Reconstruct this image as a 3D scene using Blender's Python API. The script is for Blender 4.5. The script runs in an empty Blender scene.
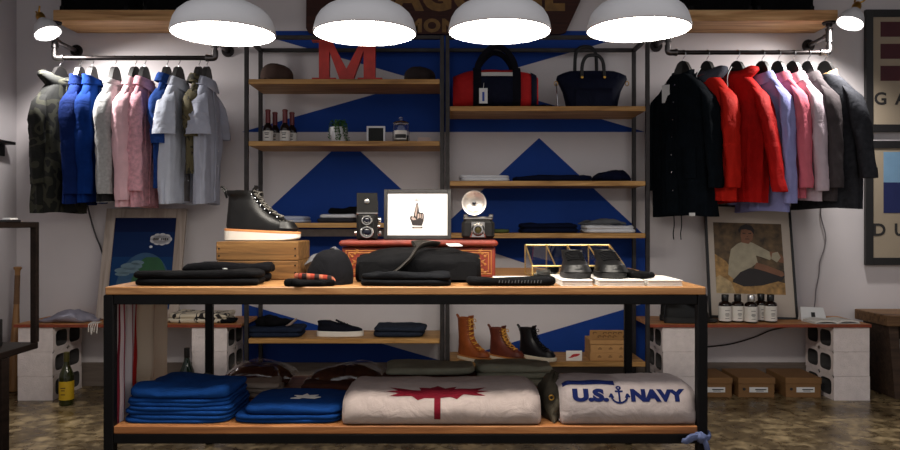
import bpy, bmesh, math, random
from mathutils import Vector, Matrix, noise
PI = math.pi
SC = bpy.context.scene
COL = SC.collection
random.seed(7)

# ------------------------------------------------------------------ camera frame
F, CX, CY, H = 750.0, 450.0, 223.0, 1.162     # focal length in pixels of the 900 px frame, eye height
def X(px, Y): return (px - CX) * Y / F
def Z(py, Y): return H - (py - CY) * Y / F

# ------------------------------------------------------------------ mesh builder
class MB:
    def __init__(s):
        s.v, s.f, s.m = [], [], []
    def add(s, vs, fs, mat=0, M=None):
        o = len(s.v)
        for p in vs:
            p = Vector(p)
            s.v.append(tuple(M @ p) if M is not None else tuple(p))
        for f in fs:
            s.f.append([i + o for i in f]); s.m.append(mat)
        return s
    def rings(s, rings, mat=0, cap0=True, cap1=True, M=None, closed=True):
        n = len(rings[0]); vs = [p for r in rings for p in r]; fs = []
        for k in range(len(rings) - 1):
            a, b = k * n, (k + 1) * n
            for i in range(n if closed else n - 1):
                j = (i + 1) % n
                fs.append([a + i, a + j, b + j, b + i])
        if cap0: fs.append(list(range(n))[::-1])
        if cap1: fs.append([len(vs) - n + i for i in range(n)])
        return s.add(vs, fs, mat, M)
    def box(s, cx, cy, cz, sx, sy, sz, bev=0.0, mat=0, M=None, R=None):
        hx, hy, hz = sx / 2, sy / 2, sz / 2
        b = min(bev, hx * .9, hy * .9, hz * .9)
        T = Matrix.Translation((cx, cy, cz))
        if R is not None: T = T @ R.to_4x4()
        if M is not None: T = M @ T
        if b <= 0:
            vs = [(x, y, z) for z in (-hz, hz) for x, y in ((-hx, -hy), (hx, -hy), (hx, hy), (-hx, hy))]
            return s.add(vs, [[3,2,1,0],[4,5,6,7],[0,1,5,4],[1,2,6,5],[2,3,7,6],[3,0,4,7]], mat, T)
        def ring(i, z):
            x, y, c = hx - i, hy - i, b
            return [(-x+c-0,-y,z),(x-c,-y,z),(x,-y+c,z),(x,y-c,z),(x-c,y,z),(-x+c,y,z),(-x,y-c,z),(-x,-y+c,z)]
        return s.rings([ring(b*.8, -hz), ring(0, -hz+b), ring(0, hz-b), ring(b*.8, hz)], mat, M=T)
    def tube(s, pts, r, n=10, mat=0, M=None, cap=True, sx=1.0, closed=False):
        pts = [Vector(p) for p in pts]; L = len(pts); rr = []
        up = Vector((0, 0, 1)); prev = None
        for i, p in enumerate(pts):
            if closed: t = pts[(i+1) % L] - pts[i-1]
            else: t = pts[min(i+1, L-1)] - pts[max(i-1, 0)]
            t.normalize()
            if prev is None:
                a = t.cross(up if abs(t.z) < .95 else Vector((0, 1, 0))).normalized()
            else:
                a = (prev - t * prev.dot(t))
                a = a.normalized() if a.length > 1e-6 else t.orthogonal().normalized()
            prev = a; b = t.cross(a)
            q = r[i] if isinstance(r, (list, tuple)) else r
            rr.append([p + a * math.cos(2*PI*k/n) * q * sx + b * math.sin(2*PI*k/n) * q for k in range(n)])
        if closed:
            rr.append(rr[0]); return s.rings(rr, mat, False, False, M)
        return s.rings(rr, mat, cap, cap, M)
    def lathe(s, prof, n=28, mat=0, M=None, c=(0,0,0), cap0=True, cap1=True):
        rr = [[(c[0] + r*math.cos(2*PI*k/n), c[1] + r*math.sin(2*PI*k/n), c[2] + z) for k in range(n)] for r, z in prof]
        return s.rings(rr, mat, cap0, cap1, M)
    def prism(s, poly, y0, y1, mat=0, M=None):          # polygon in x-z, thickness along y
        n = len(poly)
        vs = [(x, y0, z) for x, z in poly] + [(x, y1, z) for x, z in poly]
        fs = [list(range(n)), [n + i for i in range(n)][::-1]] + [[i, (i+1) % n, n + (i+1) % n, n + i] for i in range(n)]
        return s.add(vs, fs, mat, M)
    def grid(s, fn, nu, nv, mat=0, M=None, thick=0.0):
        P = [[Vector(fn(i/nu, j/nv)) for i in range(nu+1)] for j in range(nv+1)]
        w = nu + 1
        fs = [[j*w+i, j*w+i+1, (j+1)*w+i+1, (j+1)*w+i] for j in range(nv) for i in range(nu)]
        vs = [p for r in P for p in r]
        if not thick: return s.add(vs, fs, mat, M)
        nn = []
        for j in range(nv+1):
            for i in range(nu+1):
                du = P[j][min(i+1,nu)] - P[j][max(i-1,0)]; dv = P[min(j+1,nv)][i] - P[max(j-1,0)][i]
                c = du.cross(dv); nn.append(c.normalized() if c.length > 1e-12 else Vector((0,0,1)))
        o = len(vs)
        vs2 = vs + [p - n * thick for p, n in zip(vs, nn)]
        fs2 = fs + [[o + k for k in f][::-1] for f in fs]
        edge = [i for i in range(w)] + [(j+1)*w-1 for j in range(1, nv+1)] + [nv*w + i for i in range(nu-1, -1, -1)] + [j*w for j in range(nv-1, 0, -1)]
        for a, b in zip(edge, edge[1:] + edge[:1]): fs2.append([b, a, o + a, o + b])
        return s.add(vs2, fs2, mat, M)
    def slab(s, w, d, z0, z1, seed=0, mat=0, wob=.006, top=.005, N=56, p=.3, c=(0,0), M=None, sag=0.0):
        r = (z1 - z0) / 2; zc = (z0 + z1) / 2; rings = []
        def out(t):
            ct, st = math.cos(t), math.sin(t)
            return math.copysign(abs(ct)**p, ct), math.copysign(abs(st)**p, st)
        def pt(t, ins, sc, z, tn):
            ox, oy = out(t)
            x = ox * max(w/2 - ins, .003) * sc; y = oy * max(d/2 - ins, .003) * sc
            k = wob * noise.noise((ox*1.7 + seed*3.1, oy*1.7, z*14 + seed)) * sc
            x += k * ox; y += k * oy
            zz = z + tn * noise.noise((x*7 + seed*5.3, y*7, seed*1.7)) * 1.6 + tn * .7 * noise.noise((x*22, y*22 + seed, 3.0))
            if z > zc: zz -= sag * (x/(w/2))**2
            return (c[0] + x, c[1] + y, zz)
        T = [2*PI*(k+.5)/N for k in range(N)]
        for a in (-90, -55, -20, 15, 50, 90):
            a = math.radians(a)
            rings.append([pt(t, r*(1-math.cos(a)), 1, zc + r*math.sin(a), top if a > .2 else 0) for t in T])
        for sc in (.82, .6, .38, .16): rings.append([pt(t, r, sc, z1, top) for t in T])
        return s.rings(rings, mat, True, True, M)
    def build(s, name, mats, parent=None, smooth=True, ang=38, loc=None, rz=0.0):
        me = bpy.data.meshes.new(name)
        me.from_pydata(s.v, [], s.f)
        mats = mats if isinstance(mats, (list, tuple)) else [mats]
        for m in mats: me.materials.append(m)
        for p, k in zip(me.polygons, s.m): p.material_index = k
        bm = bmesh.new(); bm.from_mesh(me)
        bmesh.ops.recalc_face_normals(bm, faces=bm.faces)
        bm.to_mesh(me); bm.free()
        if smooth:
            me.shade_smooth()
            try: me.set_sharp_from_angle(angle=math.radians(ang))
            except Exception: pass
        o = bpy.data.objects.new(name, me); COL.objects.link(o)
        if parent is not None: o.parent = parent
        if loc is not None: o.location = loc
        if rz: o.rotation_euler.z = rz
        return o

def tag(o, label=None, cat=None, group=None, kind=None):
    if label: o['label'] = label
    if cat: o['category'] = cat
    if group: o['group'] = group
    if kind: o['kind'] = kind
    return o
def thing(name, label, cat, loc=(0,0,0), rz=0.0, group=None, rot=None):
    o = bpy.data.objects.new(name, None); COL.objects.link(o)
    o.empty_display_size = .05
    o.location = loc; o.rotation_euler = rot if rot else (0, 0, rz)
    return tag(o, label, cat, group)
def struct(name, mb, m, **k): return tag(mb.build(name, m, **k), kind='structure')

def spline(pts, n=8):
    P = [Vector(p) for p in pts]; out = []
    for i in range(len(P) - 1):
        a, b, c, d = P[max(i-1, 0)], P[i], P[i+1], P[min(i+2, len(P)-1)]
        for k in range(n):
            t = k / n
            out.append(.5 * ((2*b) + (c-a)*t + (2*a-5*b+4*c-d)*t*t + (3*b-a-3*c+d)*t*t*t))
    out.append(P[-1]); return out

def text_geo(s, size, bold=0.0, space=1.0):
    cu = bpy.data.curves.new('lettering', 'FONT'); cu.body = s; cu.size = size; cu.offset = bold; cu.space_character = space
    cu.align_x = 'CENTER'; cu.resolution_u = 4
    o = bpy.data.objects.new('lettering', cu); COL.objects.link(o)
    dg = bpy.context.evaluated_depsgraph_get(); dg.update()
    me = o.evaluated_get(dg).to_mesh()
    vs = [tuple(v.co) for v in me.vertices]; fs = [list(p.vertices) for p in me.polygons]
    o.evaluated_get(dg).to_mesh_clear()
    bpy.data.objects.remove(o); bpy.data.curves.remove(cu)
    return vs, fs
def text_on(mb, s, size, M, bold=0.0, mat=0, sx=1.0, space=1.0, t=.0012):   # lettering in x-z plane, facing -y
    vs, fs = text_geo(s, size, bold, space); n = len(vs)
    V = [(x*sx, -t, y) for x, y, z in vs]
    mb.add(V, fs, mat, M)
    return mb

# ------------------------------------------------------------------ materials
def lin(c):
    if isinstance(c, str): c = tuple(int(c[i:i+2], 16) for i in (0, 2, 4))
    f = lambda v: v/12.92 if v <= .04045 else ((v+.055)/1.055)**2.4
    return tuple(f(v/255) for v in c) + (1.0,)
_mats = {}
def nmat(name):
    m = bpy.data.materials.new(name); m.use_nodes = True
    nt = m.node_tree; b = nt.nodes['Principled BSDF']
    return m, nt, b
def N(nt, typ, **kw):
    n = nt.nodes.new(typ)
    for k, v in kw.items():
        if k in n.inputs: n.inputs[k].default_value = v
        else: setattr(n, k, v)
    return n
def coords(nt, scale=(1,1,1), rot=(0,0,0)):
    tc = N(nt, 'ShaderNodeTexCoord'); mp = N(nt, 'ShaderNodeMapping')
    mp.inputs['Scale'].default_value = scale; mp.inputs['Rotation'].default_value = rot
    nt.links.new(tc.outputs['Object'], mp.inputs['Vector'])
    return mp.outputs['Vector']
def ramp(nt, fac, stops, const=False):
    r = N(nt, 'ShaderNodeValToRGB'); cr = r.color_ramp
    if const: cr.interpolation = 'CONSTANT'
    while len(cr.elements) < len(stops): cr.elements.new(.5)
    for e, (p, c) in zip(cr.elements, stops): e.position = p; e.color = c
    nt.links.new(fac, r.inputs['Fac']); return r.outputs['Color']
def mul(c, k): return tuple(min(1, v*k) for v in c[:3]) + (1,)
def bump(nt, b, fac, strength=.3, dist=.002):
    bp = N(nt, 'ShaderNodeBump'); bp.inputs['Strength'].default_value = strength; bp.inputs['Distance'].default_value = dist
    nt.links.new(fac, bp.inputs['Height']); nt.links.new(bp.outputs['Normal'], b.inputs['Normal'])
def surf(name, col, rough=.6, metal=0.0, var=.18, scale=9.0, fine=180.0, bstr=.15, bd=.001, spec=.5, sheen=0.0, coat=0.0, crease=0.0):
    key = ('s', name)
    if key in _mats: return _mats[key]
    m, nt, b = nmat(name); c = lin(col); v = coords(nt)
    n1 = N(nt, 'ShaderNodeTexNoise', Scale=scale, Detail=5.0); nt.links.new(v, n1.inputs['Vector'])
    nt.links.new(ramp(nt, n1.outputs['Fac'], [(.28, mul(c, 1-var)), (.72, mul(c, 1+var))]), b.inputs['Base Color'])
    n2 = N(nt, 'ShaderNodeTexNoise', Scale=fine, Detail=2.0); nt.links.new(v, n2.inputs['Vector'])
    hgt = n2.outputs['Fac']
    if crease:
        n3 = N(nt, 'ShaderNodeTexNoise', Scale=crease, Detail=3.0, Distortion=1.6); nt.links.new(v, n3.inputs['Vector'])
        ad = N(nt, 'ShaderNodeMath'); ad.operation = 'MULTIPLY_ADD'; ad.inputs[1].default_value = 9.0
        nt.links.new(n3.outputs['Fac'], ad.inputs[0]); nt.links.new(hgt, ad.inputs[2]); hgt = ad.outputs[0]
    bump(nt, b, hgt, bstr, bd)
    b.inputs['Roughness'].default_value = rough; b.inputs['Metallic'].default_value = metal
    b.inputs['Specular IOR Level'].default_value = spec
    b.inputs['Sheen Weight'].default_value = sheen; b.inputs['Coat Weight'].default_value = coat
    _mats[key] = m; return m
def fabric(name, col, var=.14, rough=.92, scale=14, fine=420, bstr=.45, sheen=.0, crease=11.0):
    return surf(name, col, rough, 0, var, scale, fine, bstr, .0016, .08, sheen, 0.0, crease)
def leather(name, col, rough=.38, var=.25): return surf(name, col, rough, 0, var, 16, 260, .25, .0008, .3)
def metal(name, col, rough=.35, var=.15): return surf(name, col, rough, 1.0, var, 20, 200, .08, .0005)
def plastic(name, col, rough=.4, var=.05): return surf(name, col, rough, 0, var, 10, 200, .05, .0005)
def wood(name, dark, mid, light, axis=0, rough=.5, sc=1.0, bstr=.25, spec=.35):
    key = ('w', name)
    if key in _mats: return _mats[key]
    m, nt, b = nmat(name)
    s = [16*sc]*3; s[axis] = 1.3*sc
    v = coords(nt, tuple(s))
    n1 = N(nt, 'ShaderNodeTexNoise', Scale=1.6, Detail=7.0, Distortion=1.4); nt.links.new(v, n1.inputs['Vector'])
    nt.links.new(ramp(nt, n1.outputs['Fac'], [(.25, lin(dark)), (.5, lin(mid)), (.75, lin(light))]), b.inputs['Base Color'])
    n2 = N(nt, 'ShaderNodeTexNoise', Scale=9.0, Detail=4.0); nt.links.new(v, n2.inputs['Vector'])
    bump(nt, b, n2.outputs['Fac'], bstr, .0015)
    b.inputs['Roughness'].default_value = rough; b.inputs['Specular IOR Level'].default_value = spec
    _mats[key] = m; return m
def camo(name, cols, scale=9.0):
    m, nt, b = nmat(name); v = coords(nt, (1, 1, 1.0))
    n1 = N(nt, 'ShaderNodeTexNoise', Scale=scale, Detail=1.5, Distortion=.8); nt.links.new(v, n1.inputs['Vector'])
    k = len(cols); st = [(0.0 if i == 0 else .36 + .26*(i-1)/max(k-2, 1), lin(c)) for i, c in enumerate(cols)]
    nt.links.new(ramp(nt, n1.outputs['Fac'], st, True), b.inputs['Base Color'])
    n2 = N(nt, 'ShaderNodeTexNoise', Scale=300.0); nt.links.new(v, n2.inputs['Vector'])
    bump(nt, b, n2.outputs['Fac'], .3, .001); b.inputs['Roughness'].default_value = .9
    return m
def bands(name, axis, lo, hi, stops, rough=.9, fine=400):       # woven bands across one object axis
    m, nt, b = nmat(name)
    tc = N(nt, 'ShaderNodeTexCoord'); sp = N(nt, 'ShaderNodeSeparateXYZ'); nt.links.new(tc.outputs['Object'], sp.inputs[0])
    mr = N(nt, 'ShaderNodeMapRange'); mr.inputs['From Min'].default_value = lo; mr.inputs['From Max'].default_value = hi
    nt.links.new(sp.outputs[axis], mr.inputs['Value'])
    col = ramp(nt, mr.outputs['Result'], [(p, lin(c)) for p, c in stops], True)
    nt.links.new(col, b.inputs['Base Color'])
    n2 = N(nt, 'ShaderNodeTexNoise', Scale=float(fine)); nt.links.new(tc.outputs['Object'], n2.inputs['Vector'])
    bump(nt, b, n2.outputs['Fac'], .4, .0015); b.inputs['Roughness'].default_value = rough
    b.inputs['Specular IOR Level'].default_value = .15
    return m
def plaid(name, c1, c2, c3, s=60):
    m, nt, b = nmat(name); v = coords(nt, (s, s, s))
    ck = N(nt, 'ShaderNodeTexChecker', Scale=1.0); nt.links.new(v, ck.inputs['Vector'])
    ck.inputs['Color1'].default_value = lin(c1); ck.inputs['Color2'].default_value = lin(c2)
    w = N(nt, 'ShaderNodeTexWave', Scale=.16); nt.links.new(v, w.inputs['Vector'])
    mx = N(nt, 'ShaderNodeMixRGB'); mx.inputs['Color2'].default_value = lin(c3)
    r = ramp(nt, w.outputs['Fac'], [(.0, (0,0,0,1)), (.8, (.7,.7,.7,1))], True)
    nt.links.new(r, mx.inputs['Fac']); nt.links.new(ck.outputs['Color'], mx.inputs['Color1'])
    nt.links.new(mx.outputs['Color'], b.inputs['Base Color']); b.inputs['Roughness'].default_value = .95
    return m
def herring(name, c1, c2, s=1.0):
    m, nt, b = nmat(name); v = coords(nt)
    w = N(nt, 'ShaderNodeTexWave', Scale=60.0*s, Distortion=3.0); w.bands_direction = 'DIAGONAL'; nt.links.new(v, w.inputs['Vector'])
    nt.links.new(ramp(nt, w.outputs['Fac'], [(.3, lin(c1)), (.7, lin(c2))]), b.inputs['Base Color'])
    bump(nt, b, w.outputs['Fac'], .5, .002); b.inputs['Roughness'].default_value = .95
    b.inputs['Specular IOR Level'].default_value = .15
    return m
def glass(name, col=(255,255,255), rough=.0, ior=1.45):
    m, nt, b = nmat(name)
    b.inputs['Base Color'].default_value = lin(col); b.inputs['Roughness'].default_value = rough
    b.inputs['Transmission Weight'].default_value = 1.0; b.inputs['IOR'].default_value = ior
    return m
def clear_film(name, gloss=.25):
    m, nt, b = nmat(name)
    t = N(nt, 'ShaderNodeBsdfTransparent'); g = N(nt, 'ShaderNodeBsdfGlossy', Roughness=.15)
    n = N(nt, 'ShaderNodeTexNoise', Scale=30.0); mx = N(nt, 'ShaderNodeMixShader')
    nt.links.new(coords(nt), n.inputs['Vector'])
    nt.links.new(ramp(nt, n.outputs['Fac'], [(.35, (gloss*.4,)*3+(1,)), (.7, (gloss*1.3,)*3+(1,))]), mx.inputs['Fac'])
    nt.links.new(t.outputs[0], mx.inputs[1]); nt.links.new(g.outputs[0], mx.inputs[2])
    nt.links.new(mx.outputs[0], nt.nodes['Material Output'].inputs['Surface'])
    return m
def emit(name, col, strength):
    m, nt, b = nmat(name)
    b.inputs['Base Color'].default_value = (.8,.8,.8,1)
    b.inputs['Emission Color'].default_value = lin(col); b.inputs['Emission Strength'].default_value = strength
    return m
# ------------------------------------------------------------------ shared materials
M_wall = surf('wall_paint', (212,206,208), .85, 0, .03, 3, 60, .06, .002, .3)
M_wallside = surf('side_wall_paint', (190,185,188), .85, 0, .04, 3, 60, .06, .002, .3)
M_ceil = surf('ceiling_paint', (120,120,124), .9, 0, .05, 3, 60, .05)
M_mural = surf('mural_blue_paint', (12,58,140), .75, 0, .08, 4, 90, .06, .001, .3)
M_base = wood('baseboard_wood', (96,86,80), (112,100,92), (126,114,104), 0, .7)
M_steel = surf('blackened_steel', (9,8,10), .5, 0, .3, 24, 160, .12, .0006, .14)
M_rawsteel = surf('raw_steel', (50,46,46), .5, .5, .35, 18, 120, .12, .0006)
M_pipe = metal('iron_pipe', (96,92,92), .34, .3)
M_pipedark = metal('black_iron_pipe', (52,48,48), .38, .3)
M_shelf = wood('shelf_plank', (134,94,48), (184,138,80), (214,170,110), 0, .5)
M_tabletop = wood('table_plank', (126,82,46), (164,118,74), (190,144,96), 0, .42)
M_lowplank = wood('lower_plank', (110,66,34), (160,104,60), (190,134,84), 0, .5)
M_ply = wood('plywood_edge', (140,100,58), (196,152,102), (222,184,134), 0, .6, .8)
M_bench = wood('bench_board', (150,92,48), (190,130,76), (206,152,98), 0, .5)
M_benchedge = surf('red_edge_paint', (134,56,30), .5, 0, .25, 14, 160, .2)
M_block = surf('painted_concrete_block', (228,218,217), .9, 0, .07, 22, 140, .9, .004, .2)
M_coreshade = surf('core_shade_concrete', (74,72,72), .95, 0, .1, 20, 140, .8, .004, .1)  # dark tone paints the shade inside the block cores
M_white = surf('white_enamel', (222,222,226), .35, 0, .03, 6, 80, .03, .0005)
M_whitein = surf('white_enamel_inside', (235,235,235), .5, 0, .02, 6, 80, .03)
M_black = fabric('black_cloth', (12,12,14), .25)
M_blackl = leather('black_leather', (20,19,20), .36)
M_paper = surf('white_paper', (226,222,216), .8, 0, .03, 12, 90, .06)
M_brass = metal('brass', (196,150,70), .28)
M_cord = plastic('grey_cable', (70,68,72), .6)

def floor_mat():
    m, nt, b = nmat('polished_concrete')
    v = coords(nt)
    n1 = N(nt, 'ShaderNodeTexNoise', Scale=4.0, Detail=8.0, Distortion=.3); n2 = N(nt, 'ShaderNodeTexNoise', Scale=24.0, Detail=6.0)
    n3 = N(nt, 'ShaderNodeTexNoise', Scale=13.0, Detail=9.0, Distortion=.5)
    for n in (n1, n2, n3): nt.links.new(v, n.inputs['Vector'])
    a = N(nt, 'ShaderNodeMath'); a.operation = 'ADD'; c = N(nt, 'ShaderNodeMath'); c.operation = 'MULTIPLY_ADD'; c.inputs[1].default_value = .45
    nt.links.new(n1.outputs['Fac'], a.inputs[0]); nt.links.new(n3.outputs['Fac'], a.inputs[1])
    nt.links.new(n2.outputs['Fac'], c.inputs[0]); nt.links.new(a.outputs[0], c.inputs[2])
    d = N(nt, 'ShaderNodeMath'); d.operation = 'MULTIPLY'; d.inputs[1].default_value = .41
    nt.links.new(c.outputs[0], d.inputs[0])
    nt.links.new(ramp(nt, d.outputs[0], [(.34, lin((54,42,26))), (.5, lin((104,88,62))), (.62, lin((176,154,116)))]), b.inputs['Base Color'])
    nt.links.new(ramp(nt, n3.outputs['Fac'], [(.3, (.2,.2,.2,1)), (.7, (.42,.42,.42,1))]), b.inputs['Roughness'])
    bump(nt, b, n2.outputs['Fac'], .08, .002)
    b.inputs['Specular IOR Level'].default_value = .5
    return m
M_floor = floor_mat()

# ------------------------------------------------------------------ room shell
YW, XL, XR, ZC = 5.346, -3.09, 4.6, 3.5
struct('floor', MB().box((XL+XR)/2, 2.2, -.05, XR-XL+.4, 7.4, .1), M_floor, smooth=False)
struct('wall_back', MB().box((XL+XR)/2, YW+.06, ZC/2, XR-XL+.4, .12, ZC), M_wall, smooth=False)
struct('wall_left', MB().box(XL-.06, 3.95, ZC/2, .12, 2.9, ZC), M_wallside, smooth=False)
struct('wall_right', MB().box(XR+.06, 3.95, ZC/2, .12, 2.9, ZC), M_wallside, smooth=False)
struct('ceiling', MB().box((XL+XR)/2, 3.95, ZC+.05, XR-XL+.4, 3.1, .1), M_ceil, smooth=False)
struct('baseboard_back', MB().box((XL+XR)/2, YW-.009, .085, XR-XL, .018, .17, .004), M_base, smooth=False)
struct('baseboard_left', MB().box(XL+.009, 3.92, .085, .018, 2.8, .17, .004), M_base, smooth=False)
# painted mural: two bands of blue on the wall
def wp(px, py): return (X(px, YW), Z(py, YW))
mu = MB()
mu.prism([wp(*p) for p in ((247,31),(421.6,81),(242,132),(645,132),(470.4,81),(645,31))], YW-.004, YW, 0)
mu.prism([wp(*p) for p in ((242,234),(242,303),(446,237),(645,303),(645,236),(539,138),(442.5,227),(346,138))], YW-.004, YW, 0)
mu.prism([wp(*p) for p in ((242,303.2),(242,367),(645,367),(645,303.2),(446,362))], YW-.004, YW, 0)
struct('wall_mural', mu, M_mural, smooth=False)

# ------------------------------------------------------------------ pendant lamps
M_glow = emit('lamp_diffuser_glow', (255,246,232), 41.0)
YL = 2.66; PS = 2.66/3.3; ZL = Z(34, YL)
def pendant(px, py, where):
    x, z = X(px, YL), Z(py, YL)
    t = thing('pendant_lamp', where, 'lamp', (x, YL, z), 0, 'white pendant lamps over the table')
    P_ = lambda q: [(r*PS, zz*PS) for r, zz in q]
    prof = [(.224,0),(.226,.006),(.222,.03),(.213,.06),(.198,.085),(.172,.108),(.135,.128),(.095,.143),(.06,.155),(.052,.17),(.05,.24),(.044,.252),(.012,.258)]
    inner = [(.006,.240),(.04,.236),(.044,.16),(.09,.136),(.13,.121),(.166,.102),(.192,.08),(.207,.058),(.216,.03),(.219,.004)]
    MB().rings([[(r*math.cos(2*PI*k/56), r*math.sin(2*PI*k/56), zz) for k in range(56)] for r, zz in P_(prof[::-1] + [(.2215,-.001)] + inner[::-1])], 0).build('lamp_shade', M_white, t, ang=60)
    MB().lathe(P_([(.001,.016),(.08,.015),(.15,.012),(.2,.007),(.216,.005),(.216,.008),(.15,.018),(.001,.022)]), 48).build('lamp_diffuser', M_glow, t)
    MB().tube([(0,0,.255*PS),(0,0,ZC - z - .02)], .0055, 8).build('lamp_cord', M_steel, t)
    MB().lathe([(.06,ZC-z-.03),(.06,ZC-z)], 24).build('ceiling_rose', M_white, t)
pendant(223.5, 34.5, 'white dome pendant lamp above the boot on the crate, first lamp from the left')
pendant(365, 34, 'white dome pendant lamp hanging in front of the red letter M')
pendant(499.5, 32.3, 'white dome pendant lamp hanging above the red duffel bag')
pendant(638.5, 30.3, 'white dome pendant lamp hanging above the navy tote bag')

# ------------------------------------------------------------------ clip lamps on the rack pipes
M_bulb = emit('clip_bulb_glow', (255,248,238), 14.0)
def clip_lamp(op, top, Y, label, energy, aim):
    a = Vector((X(op[0], Y), Y - .03, Z(op[1], Y))); b = Vector((X(top[0], Y), Y - .01, Z(top[1], Y)))
    up = (b - a).normalized()
    q = Vector((0,0,1)).rotation_difference(up)
    t = thing('clip_lamp', label, 'lamp', a, group='white clip lamps on the rack pipes', rot=q.to_euler())
    outer = [(.084,0),(.085,.004),(.078,.03),(.070,.055),(.062,.072),(.044,.088),(.030,.100),(.026,.112)]
    inner = [(.024,.10),(.040,.082),(.058,.068),(.066,.05),(.074,.03),(.080,.003)]
    MB().rings([[(r*math.cos(2*PI*k/40), r*math.sin(2*PI*k/40), zz) for k in range(40)] for r, zz in outer[::-1] + inner[::-1]]).build('lamp_shade', M_white, t, ang=60)
    MB().lathe([(.001,.02),(.04,.02),(.07,.024),(.072,.03),(.04,.05),(.001,.052)], 32).build('bulb', M_bulb, t)
    MB().lathe([(.027,.108),(.029,.135),(.024,.15),(.016,.158),(.010,.165)], 20).build('socket', M_brass, t)
    c = MB(); c.tube([(.0,.012,.15),(-.015,.02,.165),(-.02,.018,.19)], .006, 8); c.tube([(.0,-.012,.15),(.02,-.02,.17),(.028,-.018,.19)], .006, 8)
    c.build('clip', M_brass, t)
    l = bpy.data.lights.new('clip_lamp_light', 'SPOT'); l.energy = energy; l.spot_size = math.radians(165); l.spot_blend = 1.0
    l.color = (1, .955, .91); l.shadow_soft_size = .05
    lo = bpy.data.objects.new('clip_lamp_light', l); COL.objects.link(lo)
    lo.location = a - up * .02
    lo.rotation_euler = (Vector(aim) - lo.location).to_track_quat('-Z', 'Y').to_euler()
    return a, up
clip_lamp((50.5,35), (40,14), 4.93, 'white clip lamp with brass clamp above the camouflage jacket', 95, (-2.15, 5.0, 1.3))
clip_lamp((847.5,25), (857,4), 4.93, 'white clip lamp with brass clamp above the charcoal sherpa collar jacket', 90, (2.2, 5.0, 1.3))

# ------------------------------------------------------------------ pipe racks and the plank shelves above them
YR = 5.05
def flange(mb, c, axis, r=.044, mat=0):
    q = Vector((0,0,1)).rotation_difference(Vector(axis)).to_matrix().to_4x4()
    M = Matrix.Translation(c) @ q
    mb.lathe([(r,0),(r,.009),(r*.93,.012),(r*.5,.014),(r*.46,.030)], 28, mat, M)
    for k in range(4):
        a = PI/4 + k*PI/2
        mb.lathe([(.006,.012),(.006,.017)], 8, mat, M, c=(r*.74*math.cos(a), r*.74*math.sin(a), 0))
def fitting(mb, pts, r=.021, mat=0):
    mb.tube(spline(pts, 6), r, 14, mat)
def rack(x0, x1, zr, zs, label, near):
    t = thing('pipe_rack', label, 'clothes rack', (x0, YR, zr))
    L = x1 - x0
    MB().tube([(.02,0,0),(L-.02,0,0)], .0155, 16).build('rail', M_pipedark, t)
    for k, xx in enumerate((0, L)):
        u = MB(); e = 1 if k == 0 else -1
        fitting(u, [(xx+e*.05,0,0),(xx+e*.012,0,.0),(xx,0,.012),(xx,0,.05)], .021)
        for q in ((xx+e*.055,0,0),):
            u.tube([(q[0]-.006,0,0),(q[0]+.006,0,0)], .024, 16)
        u.tube([(xx,0,.03),(xx,0,.085)], .0155, 14)
        u.tube([(xx,0,.075),(xx,0,.155)], .021, 14)                      # tee
        u.tube([(xx,0,.07),(xx,0,.08)], .024, 14); u.tube([(xx,0,.15),(xx,0,.16)], .024, 14)
        u.tube([(xx,0,.115),(xx,.05,.115)], .021, 14)
        u.tube([(xx,0,.15),(xx,0,zs - zr - .008)], .0155, 14)
        u.build('upright_pipe', M_pipe, t)
        MB().tube([(xx,.04,.115),(xx,YW - YR - .01,.115)], .0155, 14).build('wall_pipe', M_pipe, t)
        f = MB(); flange(f, (xx, YW - YR, .115), (0,-1,0)); f.build('wall_flange', M_pipedark, t)
        f = MB(); flange(f, (xx, 0, zs - zr), (0,0,-1)); f.build('shelf_flange', M_pipedark, t)
    return t
ZSH = 2.515
def high_shelf(x0, x1, label):
    o = MB().box((x0+x1)/2, (5.02+YW)/2, ZSH+.037, x1-x0, YW-5.02, .074, .003).build('wall_shelf', M_ply, smooth=False)
    return tag(o, label, 'shelf')
high_shelf(X(53,5.02), X(207,5.02), 'thick plywood wall shelf above the left clothes rail')
high_shelf(X(652,5.02), X(838,5.02), 'thick plywood wall shelf above the right clothes rail')
ZRL, ZRR = Z(58, YR), Z(52.5, YR)
rack(X(55,YR), X(215,YR), ZRL, ZSH, 'black iron pipe clothes rail on the left wall section', 0)
rack(X(668,YR), X(829,YR), ZRR, ZSH, 'black iron pipe clothes rail on the right wall section', 1)
# things on the high shelves
def trunk(x0, x1, h, label):
    t = thing('storage_case', label, 'case', ((x0+x1)/2, 5.19, ZSH+.074))
    w = x1 - x0
    MB().box(0,0,h/2,w,.26,h,.012).build('case_body', M_black, t, smooth=False)
    for sx in (-1,1):
        for sy in (-1,1): MB().box(sx*(w/2-.012), sy*.118, .02, .03, .03, .04, .004).build('corner_cap', M_steel, t, smooth=False)
    MB().tube(spline([(-.07,-.131,h*.55),(-.06,-.15,h*.5),(.06,-.15,h*.5),(.07,-.131,h*.55)],5), .008, 8).build('handle', M_blackl, t)
trunk(X(60,5.06), X(128,5.06), .22, 'black storage case on the left high shelf, near the clip lamp')
trunk(X(143,5.06), X(198,5.06), .22, 'black storage case on the left high shelf, nearer the shelving')
trunk(X(690,5.06), X(752,5.06), .22, 'black storage case on the right high shelf, nearer the shelving')
trunk(X(757,5.06), X(814,5.06), .22, 'black storage case on the right high shelf, near the clip lamp')

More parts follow.
